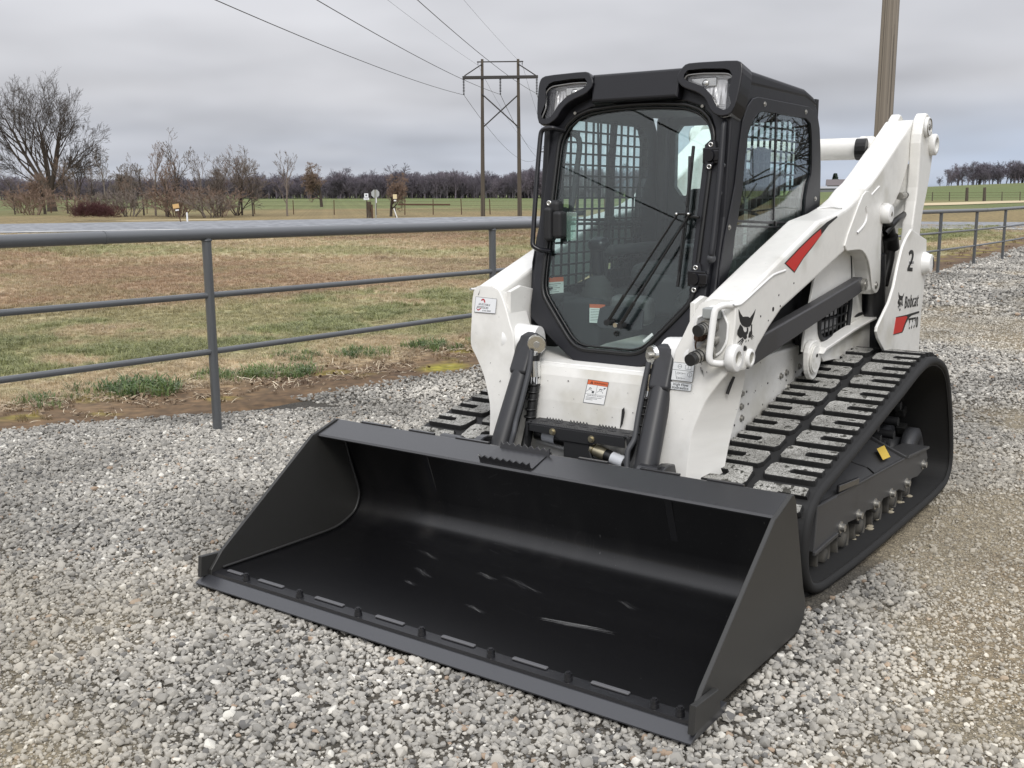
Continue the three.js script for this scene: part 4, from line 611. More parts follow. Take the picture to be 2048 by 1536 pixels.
// ---------------------------------------------------------------- side panels behind the arms
both((s, f) => {
  const grille = soft([[-2.30, 0.80], [-2.285, 0.93], [-2.40, 0.965], [-2.73, 0.94], [-2.745, 0.90], [-2.725, 0.785], [-2.70, 0.765], [-2.36, 0.757]], 1, 0.16);
  const cut = soft([[-2.93, 1.10], [-2.935, 0.90], [-2.95, 0.83], [-3.02, 0.795], [-3.13, 0.775], [-3.27, 0.775], [-3.40, 0.82], [-3.50, 0.90], [-3.50, 1.10]], 1, 0.2);
  const outline = [[-2.115, 0.735], [-2.12, 0.79], [-2.215, 1.04], [-2.30, 1.16], [-2.45, 1.27], [-2.70, 1.30], [-3.52, 1.24], [-3.52, 0.74], [-2.72, 0.735]];
  const pnl = part('side_panel', f(plate(outline, 0.515, 0.527, 0.002, [grille, cut])), M.white);
  part('dark_backing', f([box(0.44, 0.46, 0.70, 1.2, -3.5, -2.25, 0)]), M.blackMatte, pnl);  // black sheet standing in for the shade inside the panel openings
  part('seam', f(tube([[0.528, 1.22, -2.66], [0.528, 1.12, -2.72], [0.528, 1.03, -2.745], [0.528, 0.93, -2.75]], 0.004, 6)), M.decalBlack, pnl);
  // grille frame and bars
  const ring = grille.map(([z, y]) => V(0.53, y, z)); part('grille_frame', f(tube(ring, 0.011, 8, 60, true)), M.blackMatte, pnl);
  for (let i = 0; i < 7; i++) { const z = -2.345 - i * 0.058; part('grille_bar', f(bar([0.522, 0.762, z], [0.522, 0.955, z - 0.004], 0.006, 0.008, 0.001)), M.blackMatte, pnl); }
  for (let i = 0; i < 4; i++) { const y = 0.80 + i * 0.042; part('grille_bar', f(bar([0.519, y, -2.30], [0.519, y + 0.008, -2.735], 0.006, 0.008, 0.001)), M.blackMatte, pnl); }
  part('engine_parts', f([box(0.465, 0.49, 0.77, 0.83, -2.70, -2.42, 0.01), box(0.465, 0.495, 0.845, 0.90, -2.66, -2.5, 0.01)]), std({ color: col(0.35), roughness: 0.6 }), pnl);
  // fender shelf that flares out over the track
  const fen = [[-2.20, 0.722], [-2.24, 0.744], [-2.45, 0.765], [-2.64, 0.785], [-2.9, 0.803], [-3.05, 0.808], [-3.05, 0.796], [-2.9, 0.790], [-2.64, 0.771], [-2.45, 0.751], [-2.25, 0.730]];
  part('fender', f(plate(fen, 0.525, 0.590, 0.003)), M.white);
  part('fender_arch', f(plate([[-2.22, 0.725], [-2.45, 0.750], [-2.64, 0.770], [-3.0, 0.79], [-3.0, 0.55], [-2.7, 0.62], [-2.45, 0.66], [-2.30, 0.67]], 0.532, 0.56, 0.003)), M.white);
  part('fender_slot', f(plate(soft([[-2.80, 0.815], [-2.88, 0.835], [-2.96, 0.832], [-3.0, 0.818]], 1), 0.5275, 0.529, 0)), M.decalBlack);
  // dark lower body behind the arm
  part('lower_body', f([plate([[-1.50, 0.78], [-1.56, 0.99], [-2.28, 1.10], [-2.24, 0.79]], 0.40, 0.44, 0.003)]), M.blackMatte);
  for (const [z, y] of [[-1.63, 0.905], [-1.69, 0.93], [-1.80, 0.94], [-1.60, 0.87]]) part('bolt', f(bolt([0.44, y, z], 0.010, 0.010, 'x')), M.zinc);
  // long grey link
  part('link_bar', f([plate([[-1.34, 0.872], [-1.335, 0.79], [-1.37, 0.772], [-2.15, 0.874], [-2.70, 0.945], [-2.765, 0.958], [-2.785, 0.985], [-2.77, 1.018], [-2.73, 1.025], [-2.15, 0.958]], 0.536, 0.585, 0.006)]), std({ color: col(0.050, 0.050, 0.054), roughness: 0.5, map: grime }));
  part('link_pin', f([bolt([0.584, 0.99, -2.74], 0.018, 0.02, 'x'), new THREE.CylinderGeometry(0.03, 0.03, 0.02, 18).rotateZ(Math.PI / 2).translate(0.59, 0.99, -2.74)]), M.zinc);
});
// ---------------------------------------------------------------- towers (front of the lift arms)
const towerZ = y => -1.055 - 0.13 * y;
const TW = [[1.046, 0.492, 0.575, 0.580], [1.034, 0.462, 0.592, 0.596], [0.98, 0.428, 0.600, 0.597], [0.90, 0.393, 0.597, 0.597], [0.853, 0.372, 0.597, 0.597], [0.793, 0.364, 0.590, 0.597], [0.75, 0.360, 0.560, 0.600], [0.682, 0.354, 0.517, 0.592], [0.626, 0.350, 0.494, 0.583], [0.549, 0.346, 0.470, 0.568], [0.46, 0.342, 0.463, 0.556], [0.381, 0.338, 0.460, 0.549], [0.24, 0.335, 0.457, 0.545]];
both((s, f) => {
  const pos = [], nor = [], uv = [], fineTW = [], tc = [1, 2, 3].map(k => new THREE.CatmullRomCurve3(TW.map(q => V(q[k], q[0], 0)), false, 'centripetal'));
  for (let i = 0; i <= 60; i++) { const c = tc.map(q => q.getPoint(i / 60)); fineTW.push([c[0].y, c[0].x, c[1].x, Math.max(c[1].x, c[2].x)]); }
  const rows = fineTW.map(([y, xi, xc, xo]) => { const zf = towerZ(y), d = 0.14; return [V(xi, y, zf - d), V(xi, y, zf - 0.004), V(xi + 0.004, y, zf), V(xc - 0.004, y, zf), V(xc, y, zf - 0.004), V(xo, y, zf - 0.135), V(xo - 0.004, y, zf - d)]; });
  const nrm = (i, k) => { const n = (k + 1) % 7, a = rows[Math.max(0, i - 1)], b = rows[Math.min(60, i + 1)]; return rows[i][n].clone().sub(rows[i][k]).cross(b[k].clone().sub(a[k])).normalize().multiplyScalar(-1); };
  for (let i = 0; i < 60; i++) for (let k = 0; k < 7; k++) { const n = (k + 1) % 7, a = rows[i][k], b = rows[i][n], c = rows[i + 1][k], d = rows[i + 1][n], n0 = nrm(i, k), n1 = nrm(i + 1, k); for (const [p, q] of [[a, n0], [c, n1], [b, n0], [b, n0], [c, n1], [d, n1]]) { pos.push(p.x, p.y, p.z); nor.push(q.x, q.y, q.z); uv.push(p.x + p.z, p.y); } }
  for (const [R, q] of [[rows[0], 1], [rows[60], -1]]) for (let k = 1; k < 6; k++) for (const p of q > 0 ? [R[0], R[k], R[k + 1]] : [R[0], R[k + 1], R[k]]) { pos.push(p.x, p.y, p.z); nor.push(0, q, 0); uv.push(p.x, p.z); }
  { const c = V(0.46, 0.6, -1.2), t0 = V(pos[0], pos[1], pos[2]), k3 = 3 * 6 * 7 * 20 + 3 * 12; const p = V(pos[k3], pos[k3 + 1], pos[k3 + 2]), q = V(nor[k3], nor[k3 + 1], nor[k3 + 2]); if (q.z < 0) for (let i = 0; i < 60 * 7 * 6 * 3; i++) nor[i] = -nor[i]; }
  const g = new THREE.BufferGeometry(); g.setAttribute('position', new THREE.Float32BufferAttribute(pos, 3)); g.setAttribute('normal', new THREE.Float32BufferAttribute(nor, 3)); g.setAttribute('uv', new THREE.Float32BufferAttribute(uv, 2));
  const armPoly = [[-1.19, 1.033], [-1.60, 1.170], [-2.039, 1.312], [-2.27, 1.338], [-2.40, 1.362], [-2.543, 1.402], [-2.634, 1.443], [-2.745, 1.477], [-2.876, 1.535], [-3.287, 1.733], [-3.40, 1.79], [-3.50, 1.80], [-3.52, 1.74], [-3.407, 1.614], [-3.314, 1.497], [-3.23, 1.414], [-3.142, 1.357], [-3.026, 1.318], [-2.955, 1.295], [-2.93, 1.227], [-2.952, 1.08], [-2.962, 0.976], [-2.945, 0.946], [-2.91, 0.930], [-2.872, 0.932], [-2.838, 0.955], [-2.818, 1.0], [-2.790, 1.055], [-2.752, 1.10], [-2.70, 1.137], [-2.618, 1.168], [-2.52, 1.172], [-2.402, 1.165], [-2.03, 1.070], [-1.639, 0.972], [-1.52, 0.915], [-1.41, 0.850], [-1.36, 0.80], [-1.30, 0.775], [-1.2, 0.78]];
  const arm = part('lift_arm', [...f(g), ...f(plate(armPoly, 0.455, 0.60, 0.016, [], 3))], M.white);
  arm.userData.label = s > 0 ? 'white lift arm with black bobcat head and red stripe' : 'white lift arm on the far side of the cab';
  // flat outer reinforcement plate with lobe, and its raised beads
  part('wear_shield', f(plate(soft([[-2.36, 1.20], [-2.40, 1.166], [-2.46, 1.167], [-2.618, 1.163], [-2.70, 1.132], [-2.752, 1.095], [-2.790, 1.05], [-2.818, 0.995], [-2.84, 0.958], [-2.875, 0.937], [-2.91, 0.935], [-2.943, 0.955], [-2.955, 0.99], [-2.945, 1.08], [-2.925, 1.22], [-2.94, 1.285], [-2.80, 1.40], [-2.66, 1.44], [-2.58, 1.41]], 1, 0.2), 0.599, 0.607, 0.003)), M.white, arm);
  for (const q of [tube([[0.606, 1.361, -2.64], [0.606, 1.328, -2.667], [0.606, 1.295, -2.658], [0.606, 1.268, -2.61], [0.606, 1.243, -2.53]], 0.007, 8), tube([[0.602, 1.455, -2.86], [0.602, 1.389, -2.665]], 0.004, 6), tube([[0.596, 1.034, -1.17], [0.60, 1.035, -1.23], [0.60, 1.088, -1.418], [0.60, 1.118, -1.53], [0.60, 1.128, -1.66]], 0.005, 6)]) part('raised_bead', f(q), M.whitePlain, arm);
  part('top_weld', f(tube([[0.475, 1.357, -2.36], [0.53, 1.364, -2.385], [0.585, 1.357, -2.36]], 0.004, 6)), M.whitePlain, arm);
  // pivot bosses along the arm
  const boss = (x0, x1, y, z, r, hole) => { const P = [[hole, x1 - x0], [r * 0.86, x1 - x0], [r, (x1 - x0) * 0.85], [r, 0], [hole, 0], [hole, x1 - x0]].map(p => new THREE.Vector2(...p)); return new THREE.LatheGeometry(P, 32).rotateZ(-Math.PI / 2).translate(x0, y, z); };
  if (s > 0) part('pivot_boss', f([boss(0.585, 0.619, 0.840, -1.180, 0.052, 0.028), boss(0.575, 0.612, 0.822, -1.322, 0.036, 0.024)]), M.whitePlain, arm);
  if (s > 0) part('pivot_bore', f([new THREE.CylinderGeometry(0.0282, 0.0282, 0.03, 24).rotateZ(Math.PI / 2).translate(0.588, 0.840, -1.180), new THREE.CylinderGeometry(0.0245, 0.0245, 0.03, 24).rotateZ(Math.PI / 2).translate(0.59, 0.822, -1.322)]), std({ color: col(0.32, 0.31, 0.27), roughness: 0.7 }), arm);
  part('lift_pin_boss', f([boss(0.60, 0.650, 1.322, -2.93, 0.046, 0.012), rod([0.62, 1.36, -2.93], [0.62, 1.375, -2.93], 0.016)]), M.whitePlain, arm);
  part('pin_head', f([bolt([0.640, 1.322, -2.93], 0.014, 0.012, 'x'), bolt([0.605, 0.975, -2.885], 0.014, 0.008, 'x')]), M.zinc, arm);
  part('inner_gusset', f(plate([[-1.20, 1.03], [-1.28, 1.05], [-1.5, 1.0], [-1.46, 0.80], [-1.22, 0.62], [-1.20, 0.75]], 0.41, 0.43, 0.003)), M.white, arm);
  part('cylinder_mount', f([rod([0.30, 0.825, -1.255], [0.44, 0.825, -1.23], 0.062, 0.075, 20), tube([[0.40, 0.77, -1.19], [0.40, 0.70, -1.185], [0.395, 0.62, -1.165]], 0.018, 8), tube([[0.375, 0.80, -1.2], [0.372, 0.72, -1.19], [0.372, 0.66, -1.175]], 0.016, 8)]), M.whitePlain, arm);
  part('slotted_hole', f(rod([0.584, 0.765, -1.222], [0.567, 0.700, -1.207], 0.0065, 0.0065, 8)), M.decalBlack, arm);
  for (const [z, y, r] of [[-1.545, 0.985, 0.009], [-1.60, 1.035, 0.004], [-1.62, 0.99, 0.004], [-1.42, 0.97, 0.004], [-1.50, 0.945, 0.003], [-1.76, 1.07, 0.004]]) part('small_hole', f(new THREE.CylinderGeometry(r, r, 0.003, 10).rotateZ(Math.PI / 2).translate(0.6, y, z)), M.decalBlack, arm);
  // rear link and upright
  const lnk = soft([[-3.40, 1.80], [-3.46, 1.835], [-3.54, 1.80], [-3.62, 1.70], [-3.632, 1.65], [-3.60, 1.52], [-3.55, 1.41], [-3.49, 1.31], [-3.44, 1.05], [-3.30, 1.02], [-3.30, 1.22], [-3.36, 1.42], [-3.365, 1.57], [-3.36, 1.70]], 1, 0.2);
  const rl = part('rear_link', f([plate(lnk, 0.60, 0.655, 0.008, [], 2), plate(lnk, 0.47, 0.52, 0.008), plate([[-3.34, 1.24], [-3.38, 1.42], [-3.385, 1.57], [-3.42, 1.57], [-3.42, 1.42], [-3.39, 1.24]], 0.51, 0.61, 0.003)]), M.white);
  part('pivot_boss', f([boss(0.65, 0.672, 1.757, -3.45, 0.052, 0.018), boss(0.65, 0.685, 1.672, -3.575, 0.056, 0.037)]), M.whitePlain, rl);
  part('pivot_bore', f(new THREE.CylinderGeometry(0.0402, 0.0402, 0.02, 24).rotateZ(Math.PI / 2).translate(0.66, 1.672, -3.575)), std({ color: col(0.5, 0.5, 0.47), roughness: 0.6 }), rl);
  part('pin_head', f([bolt([0.664, 1.757, -3.45], 0.015, 0.014, 'x'), new THREE.TorusGeometry(0.043, 0.004, 6, 28).rotateY(Math.PI / 2).translate(0.672, 1.757, -3.45)]), M.zinc, rl);
  const up = [[-3.046, 1.245], [-3.349, 1.182], [-3.378, 1.047], [-3.335, 0.763], [-3.345, 0.52], [-2.80, 0.52], [-2.699, 0.680], [-2.578, 0.756], [-2.545, 0.792], [-2.552, 0.812], [-2.591, 0.835], [-2.725, 0.914], [-2.787, 0.978], [-2.842, 1.079], [-2.901, 1.163], [-2.959, 1.205]];
  const upr = part('upright', f([plate(up, 0.706, 0.72, 0.004, [], 2), plate([[-3.30, 1.18], [-3.345, 1.17], [-3.37, 1.04], [-3.33, 0.76], [-3.34, 0.52], [-3.28, 0.52], [-3.28, 0.80]], 0.50, 0.708, 0.003)]), M.white);
  part('pivot_boss', f([new THREE.LatheGeometry([[0, 0.042], [0.043, 0.042], [0.047, 0.038], [0.05, 0.024], [0.056, 0.016], [0.060, 0]].map(p => new THREE.Vector2(...p)), 32).rotateZ(-Math.PI / 2).translate(0.719, 1.062, -3.318)]), M.whitePlain, upr);
  part('boss_clip', f(tube([[0.760, 1.095, -3.33], [0.763, 1.06, -3.345], [0.760, 1.03, -3.34]], 0.0035, 6)), M.decalBlack, upr);
  part('lift_cylinder', f([rod([0.56, 1.32, -2.97], [0.56, 0.98, -3.04], 0.030, 0.030, 16), rod([0.555, 1.12, -3.0], [0.555, 0.62, -3.06], 0.058, 0.060, 20)]), M.black);
  part('hydraulic_hose', f([tube([[0.60, 1.40, -3.25], [0.60, 1.41, -3.36], [0.60, 1.375, -3.47], [0.60, 1.33, -3.44], [0.60, 1.285, -3.20], [0.57, 1.22, -3.12]], 0.016, 8, 40), tube([[0.56, 1.30, -3.03], [0.575, 1.27, -3.14], [0.575, 1.2, -3.22], [0.57, 1.08, -3.22], [0.56, 0.95, -3.18]], 0.026, 8, 30), tube([[0.53, 1.32, -3.06], [0.55, 1.24, -3.2], [0.55, 1.1, -3.27], [0.54, 0.95, -3.25]], 0.02, 8, 30), rod([0.575, 1.2, -3.2], [0.575, 1.14, -3.24], 0.04, 0.04, 12)]), M.gasket);
  part('hose_fitting', f([rod([0.60, 1.405, -3.24], [0.60, 1.41, -3.32], 0.02, 0.018, 8), rod([0.575, 1.03, -3.10], [0.573, 0.97, -3.105], 0.016, 0.016, 8)]), M.zinc);
});
part('cross_tube', [rod([-0.47, 1.648, -3.2], [0.47, 1.648, -3.2], 0.056, 0.056, 40), rod([0.40, 1.648, -3.2], [0.46, 1.648, -3.2], 0.062, 0.062, 32), rod([-0.46, 1.648, -3.2], [-0.40, 1.648, -3.2], 0.062, 0.062, 32)], M.white);
part('cross_tube_cap', [plate(soft([[-3.14, 1.70], [-3.09, 1.69], [-3.08, 1.60], [-3.16, 1.58]], 2), 0.40, 0.455, 0.002)], M.gasket);
part('engine_cover', [plate([[-2.55, 1.20], [-2.62, 1.26], [-3.0, 1.29], [-3.4, 1.22], [-3.45, 0.8], [-2.5, 0.8]], -0.44, 0.44, 0.03, [], 3)], M.white);
part('tail_light', [box(0.36, 0.42, 1.30, 1.36, -2.72, -2.66, 0.015)], M.black);
// ---------------------------------------------------------------- tracks
{
  const P = [[-1.24, -0.03], [-1.135, 0.025], [-1.08, 0.12], [-1.075, 0.24], [-1.115, 0.34], [-1.21, 0.40], [-1.36, 0.432], [-1.50, 0.459], [-2.26, 0.610], [-2.55, 0.668], [-2.74, 0.682], [-2.93, 0.648], [-3.08, 0.575], [-3.19, 0.44], [-3.335, 0.11], [-3.33, -0.01], [-3.25, -0.085], [-3.08, -0.105], [-2.6, -0.100], [-1.9, -0.080], [-1.5, -0.058]];
  const curve = new THREE.CatmullRomCurve3(P.map(p => V(0, p[1], p[0])), true, 'centripetal'), N = 220, pts = curve.getSpacedPoints(N).slice(0, N), len = curve.getLength();
  const lugH = 0.020, belt = 0.036;
  const inward = (i, d) => { const a = pts[(i - 1 + N) % N], b = pts[(i + 1) % N], t = b.clone().sub(a).normalize(), n = V(0, -t.z, t.y); const q = pts[i].clone().addScaledVector(n, d); return q; };
  // which way is inwards
  const c0 = pts[0].clone(), test = inward(0, 0.1), sgn = test.distanceTo(V(0, 0.3, -2.2)) < c0.distanceTo(V(0, 0.3, -2.2)) ? 1 : -1;
  const loop = d => pts.map((_, i) => { const q = inward(i, sgn * d); return [q.z, q.y]; });
  const lugM = std({ roughness: 0.95, map: dataTex(1024, 1024, (x, y) => { if (y < 100) { const q = 22 + 12 * tnoise(x / 20, y / 20, 64, 4); return [q, q, q]; } const u = x / 1024, v = y / 1024, a = tfbm(u, v, 22, 5, 3), b = tfbm(u, v, 130, 2, 30), k = tfbm(u, v, 7, 3, 90), ridge = Math.abs(tfbm(u, v, 26, 3, 200) - 0.5), r2 = Math.abs(tfbm(u, v, 11, 4, 300) - 0.5); let q = 140 + 70 * (k - 0.5) + 90 * (b - 0.5); if (ridge < 0.012) q *= 0.55; if (r2 < 0.006) q *= 0.35; if (a > 0.70) q = 40 + 40 * b; return [q, q - 1, q - 6]; }), bumpMap: mottle, bumpScale: 0.003 });
  const rubber2 = std({ color: col(0.012), roughness: 0.75, bumpMap: mottle, bumpScale: 0.004 });
  both((s, f) => {
    const body = [plate(loop(lugH), 0.466, 0.922, 0.006, [loop(lugH + belt)])];
    // drive lugs and ribs on the inside of the belt
    for (let i = 0; i < N; i += 5) { const a = inward(i, sgn * (lugH + belt + 0.028)), b = inward((i + 2) % N, sgn * (lugH + belt + 0.028)); body.push(bar([0.69, a.y, a.z], [0.69, b.y, b.z], 0.05, 0.05, 0.006)); }
    const track = part('track', f(body), rubber2); track.userData.label = s > 0 ? 'dusty black rubber track on the near side' : 'black rubber track on the far side behind the bucket';
    part('track_rim', f([tube(loop(lugH + belt * 0.5).map(([z, y]) => V(0.916, y, z)), 0.020, 8, 220, true)]), M.rubber, track);
    // tread lugs: an E shaped pad on either half of the belt, staggered by half a pitch
    const n = 32, pitch = len / n, shape = (x0, x1, open) => { const h = pitch * 0.372, sl = 0.018, o = x1 > x0 ? 1 : -1; const e = []; const W = Math.abs(x1 - x0); e.push([0, -h], [W * 0.96, -h * 0.97], [W, -h * 0.88], [W, -sl], [W * 0.45, -sl], [W * 0.41, 0], [W * 0.45, sl], [W, sl], [W, h * 0.88], [W * 0.96, h * 0.97], [0.0, h], [-0.012, h * 0.6], [-0.012, -h * 0.6]); return e; };
    const mk = r => { const g = extr(shape(0, 0.188), lugH + 0.006, 0.003); const p = g.attributes.position; for (let i = 0; i < p.count; i++) { const k = hash2(Math.round(p.getX(i) * 900), Math.round(p.getY(i) * 900) + r * 31) - 0.5; p.setXYZ(i, p.getX(i) + k * 0.004, p.getY(i) + k * 0.004, p.getZ(i)); } return norm(g); };
    const vars = [mk(1), mk(2), mk(3)];
    for (const half of [0, 1]) for (let i = 0; i < n; i++) {
      const t = ((i + half * 0.5) / n) % 1, q = curve.getPointAt(t), tan = curve.getTangentAt(t), nn = V(0, -tan.z, tan.y).multiplyScalar(-sgn);   // outward
      const root = q.clone().addScaledVector(nn, -lugH - 0.006), g = vars[(i * 7 + half) % 3].clone();
      const u = g.attributes.uv.array, nz = g.attributes.normal.array, off = [hash2(i, half), 0.27 + 0.55 * hash2(i + 50, half)]; for (let k = 0, c = 2; k < u.length; k += 2, c += 3) { const cap = nz[c] > 0.75; u[k] = u[k] * 2.0 + off[0]; u[k + 1] = cap ? u[k + 1] * 2.0 + off[1] : 0.05; }
      const X = half ? V(-1, 0, 0) : V(1, 0, 0), Z = nn.clone(), Y = Z.clone().cross(X);
      g.applyMatrix4(new THREE.Matrix4().makeBasis(X, Y, Z).setPosition(half ? 0.655 : 0.712, root.y, root.z));
      part('tread_lug', f(g), lugM, track);
    }
  });
  // undercarriage: frame, rollers, idler, sprocket
  const frameM = std({ color: col(0.052, 0.053, 0.056), roughness: 0.5, map: grime }), dusty = std({ color: col(0.075, 0.070, 0.060), roughness: 0.9 });
  both((s, f) => {
    const poly = [[-1.35, 0.11], [-1.37, 0.285], [-1.446, 0.27], [-1.968, 0.236], [-2.61, 0.192], [-3.02, 0.155], [-3.06, 0.10], [-3.03, 0.055], [-2.88, 0.040], [-2.77, 0.055], [-2.65, 0.018], [-2.54, 0.055], [-2.41, 0.060], [-2.29, 0.075], [-2.18, 0.038], [-2.12, 0.070], [-2.03, 0.085], [-1.94, 0.050], [-1.90, 0.085], [-1.78, 0.100], [-1.70, 0.062], [-1.64, 0.095]];
    const fr = part('track_frame', f(plate(poly, 0.75, 0.865, 0.004)), frameM);
    const quad = (a, b, c, d) => { const g = new THREE.BufferGeometry(); g.setAttribute('position', new THREE.Float32BufferAttribute([...a, ...b, ...c, ...c, ...b, ...d], 3)); g.computeVertexNormals(); return g; };
    const cover = (z, k) => [lerp(0.867, 0.68, k), lerp(0.268, 0.190, (z + 1.446) / -1.164) + 0.083 * k, z];
    part('top_cover', f([quad(cover(-1.40, 0), cover(-2.61, 0), cover(-1.40, 1), cover(-2.61, 1)), bar(cover(-1.42, 0.02), cover(-2.60, 0.02), 0.012, 0.012, 0.005)]), frameM, fr);
    part('rear_flange', f([bar(cover(-2.612, 0), cover(-2.612, 1), 0.016, 0.03), plate([[-2.62, 0.192], [-2.64, 0.205], [-3.02, 0.168], [-3.02, 0.155]], 0.75, 0.88, 0.002)]), frameM, fr);
    part('slot_guard', f(bar([0.872, 0.29, -1.60], [0.872, 0.262, -1.86], 0.012, 0.028, 0.004)), M.black, fr);
    part('end_plate', f([plate([[-1.35, 0.105], [-1.365, 0.28], [-1.60, 0.262], [-1.60, 0.105]], 0.85, 0.873, 0.003), bar([0.876, 0.100, -1.34], [0.876, 0.103, -1.61], 0.012, 0.016)]), frameM, fr);
    part('hatch_seam', f(tube([cover(-2.10, 0.9), cover(-2.12, 0.5), cover(-2.16, 0.25), cover(-2.13, 0.02)].map(p => [p[0], p[1] + 0.002, p[2]]), 0.004, 6)), M.gasket, fr);
    if (s > 0) part('safety_label', f(quad([0.783, 0.262, -2.42], [0.786, 0.256, -2.53], [0.838, 0.237, -2.33], [0.843, 0.230, -2.43]).translate(0.003, 0.006, 0)), std({ color: srgb(222, 190, 84), roughness: 0.5 }), fr);
    for (const [z, y] of [[-1.68, 0.110], [-1.909, 0.101], [-2.153, 0.087], [-2.405, 0.072], [-2.662, 0.060], [-2.962, 0.085]]) part('roller_bolt', f([bolt([0.863, y, z], 0.017, 0.022, 'x')]), M.zinc, fr);
    for (const z of [-1.56, -1.80, -2.03, -2.28, -2.53, -2.76]) part('roller', f(new THREE.LatheGeometry([[0, -0.10], [0.03, -0.10], [0.080, -0.09], [0.088, -0.05], [0.06, -0.04], [0.06, 0.04], [0.088, 0.05], [0.084, 0.09], [0.072, 0.095], [0.058, 0.075], [0.03, 0.075], [0.028, 0.1], [0, 0.1]].map(p => new THREE.Vector2(...p)), 24).rotateZ(-Math.PI / 2).translate(0.75, 0.022 + (z + 1.56) * 0.02, z)), dusty, fr);
    const idler = (y, z, r) => part('idler', f(new THREE.LatheGeometry([[0, -0.11], [r - 0.05, -0.11], [r, -0.09], [r, -0.04], [r - 0.06, -0.03], [r - 0.06, 0.03], [r, 0.04], [r, 0.09], [r - 0.05, 0.11], [r * 0.6, 0.06], [r * 0.3, 0.08], [0, 0.08]].map(p => new THREE.Vector2(...p)), 36).rotateZ(-Math.PI / 2).translate(0.70, y, z)), M.steelGrey, fr);
    idler(0.19, -1.29, 0.155); idler(0.10, -3.12, 0.13);
    const teeth = []; for (let i = 0; i < 15; i++) { const a = i / 15 * 6.2832, b = [0.2 * Math.cos(a), 0.2 * Math.sin(a)]; teeth.push(rod([0.60, 0.41 + b[1], -2.78 + b[0]], [0.74, 0.41 + b[1], -2.78 + b[0]], 0.022, 0.022, 10)); }
    part('sprocket', f([...teeth, new THREE.CylinderGeometry(0.20, 0.20, 0.03, 32).rotateZ(Math.PI / 2).translate(0.62, 0.41, -2.78), new THREE.CylinderGeometry(0.11, 0.12, 0.16, 24).rotateZ(Math.PI / 2).translate(0.58, 0.41, -2.78)]), M.blackMatte, fr);
    part('drive_hub', f([...Array.from({ length: 8 }, (_, i) => bolt([0.634, 0.41 + 0.085 * Math.sin(i * 0.785), -2.78 + 0.085 * Math.cos(i * 0.785)], 0.012, 0.016, 'x'))]), M.zinc, fr);
    part('inner_frame', f([plate([[-1.4, 0.08], [-1.42, 0.30], [-2.3, 0.44], [-3.0, 0.44], [-3.0, 0.06]], 0.475, 0.53, 0.01), box(0.45, 0.74, 0.12, 0.2, -1.9, -1.7, 0.01), box(0.45, 0.74, 0.12, 0.2, -2.6, -2.4, 0.01)]), M.blackMatte, fr);
    part('inner_guard', f(plate([[-1.85, 0.47], [-2.42, 0.62], [-2.50, 0.68], [-2.80, 0.68], [-2.78, 0.56], [-1.9, 0.38]], 0.462, 0.475, 0.002)), M.blackMatte, fr);
    part('road_dust', f(Array.from({ length: 34 }, (_, i) => { const r = rng(i + 3); r(); const z = -1.35 - 1.6 * r(), x = 0.79 + 0.08 * r(), y = -0.012 + (z + 1.35) * 0.024, q = 0.006 + 0.008 * r(); return new THREE.IcosahedronGeometry(q, 0).scale(1.5, 0.6, 1.8).translate(x, y, z); })), std({ color: srgb(150, 142, 124), roughness: 1 }), fr);
  });
}
// ---------------------------------------------------------------- tilt cylinders, step, front hoses
both((s, f) => {
  const A = V(0.318, 0.80, -1.205), B = V(0.337, 0.28, -0.955), d = B.clone().sub(A).normalize(), at = t => A.clone().lerp(B, t);
  const body = [rod(at(0.04), at(1), 0.041, 0.049, 22), bar(at(-0.10).toArray(), at(0.22).toArray(), 0.092, 0.085, 0.02)];
  const cyl = part('tilt_cylinder', f(body), std({ color: col(0.026, 0.027, 0.031), roughness: 0.42, map: grime }));
  part('eye_block', f(bar([0.318, 0.862, -1.235], [0.318, 0.79, -1.20], 0.088, 0.082, 0.03)), M.steelGrey, cyl);
  part('pin_washer', f([new THREE.CylinderGeometry(0.037, 0.040, 0.010, 28).rotateX(Math.PI / 2).rotateY(-0.55).translate(0.268, 0.822, -1.185), new THREE.CylinderGeometry(0.034, 0.036, 0.016, 28).rotateX(Math.PI / 2).rotateY(-0.55).translate(0.266, 0.822, -1.182)]), M.chrome, cyl);
  part('bolt', f(hex([0, 0, 0], 0.014, 0.014, 'z').rotateY(-0.55).translate(0.262, 0.822, -1.176)), M.zinc, cyl);
  part('feed_pipe', f(tube([[0.27, 0.80, -1.15], [0.265, 0.72, -1.125], [0.268, 0.60, -1.075], [0.272, 0.52, -1.04], [0.262, 0.48, -1.01], [0.27, 0.42, -0.99], [0.285, 0.40, -0.985]], 0.011, 8, 40)), M.steelGrey, cyl);
  part('hydraulic_hose', f([tube([[0.272, 0.775, -1.17], [0.262, 0.70, -1.165], [0.255, 0.60, -1.14], [0.255, 0.48, -1.11], [0.25, 0.38, -1.06]], 0.021, 10, 40), ...[0.66, 0.63, 0.60, 0.56, 0.53].map(y => new THREE.TorusGeometry(0.021, 0.005, 6, 14).rotateX(Math.PI / 2).translate(0.257, y, -1.152 + (0.66 - y) * 0.25))]), M.gasket, cyl);
  part('hose_fitting', f([rod([0.268, 0.755, -1.166], [0.262, 0.69, -1.164], 0.025, 0.025, 10), rod([0.263, 0.70, -1.164], [0.259, 0.655, -1.158], 0.021, 0.024, 10), rod([0.27, 0.79, -1.17], [0.268, 0.76, -1.168], 0.016, 0.016, 8)]), M.chrome, cyl);
  part('pipe_fitting', f([rod([0.262, 0.405, -0.985], [0.318, 0.40, -0.99], 0.02, 0.02, 12), hex([0.25, 0.40, -0.985], 0.013, 0.014, 'x')]), M.steelGrey, cyl);
});
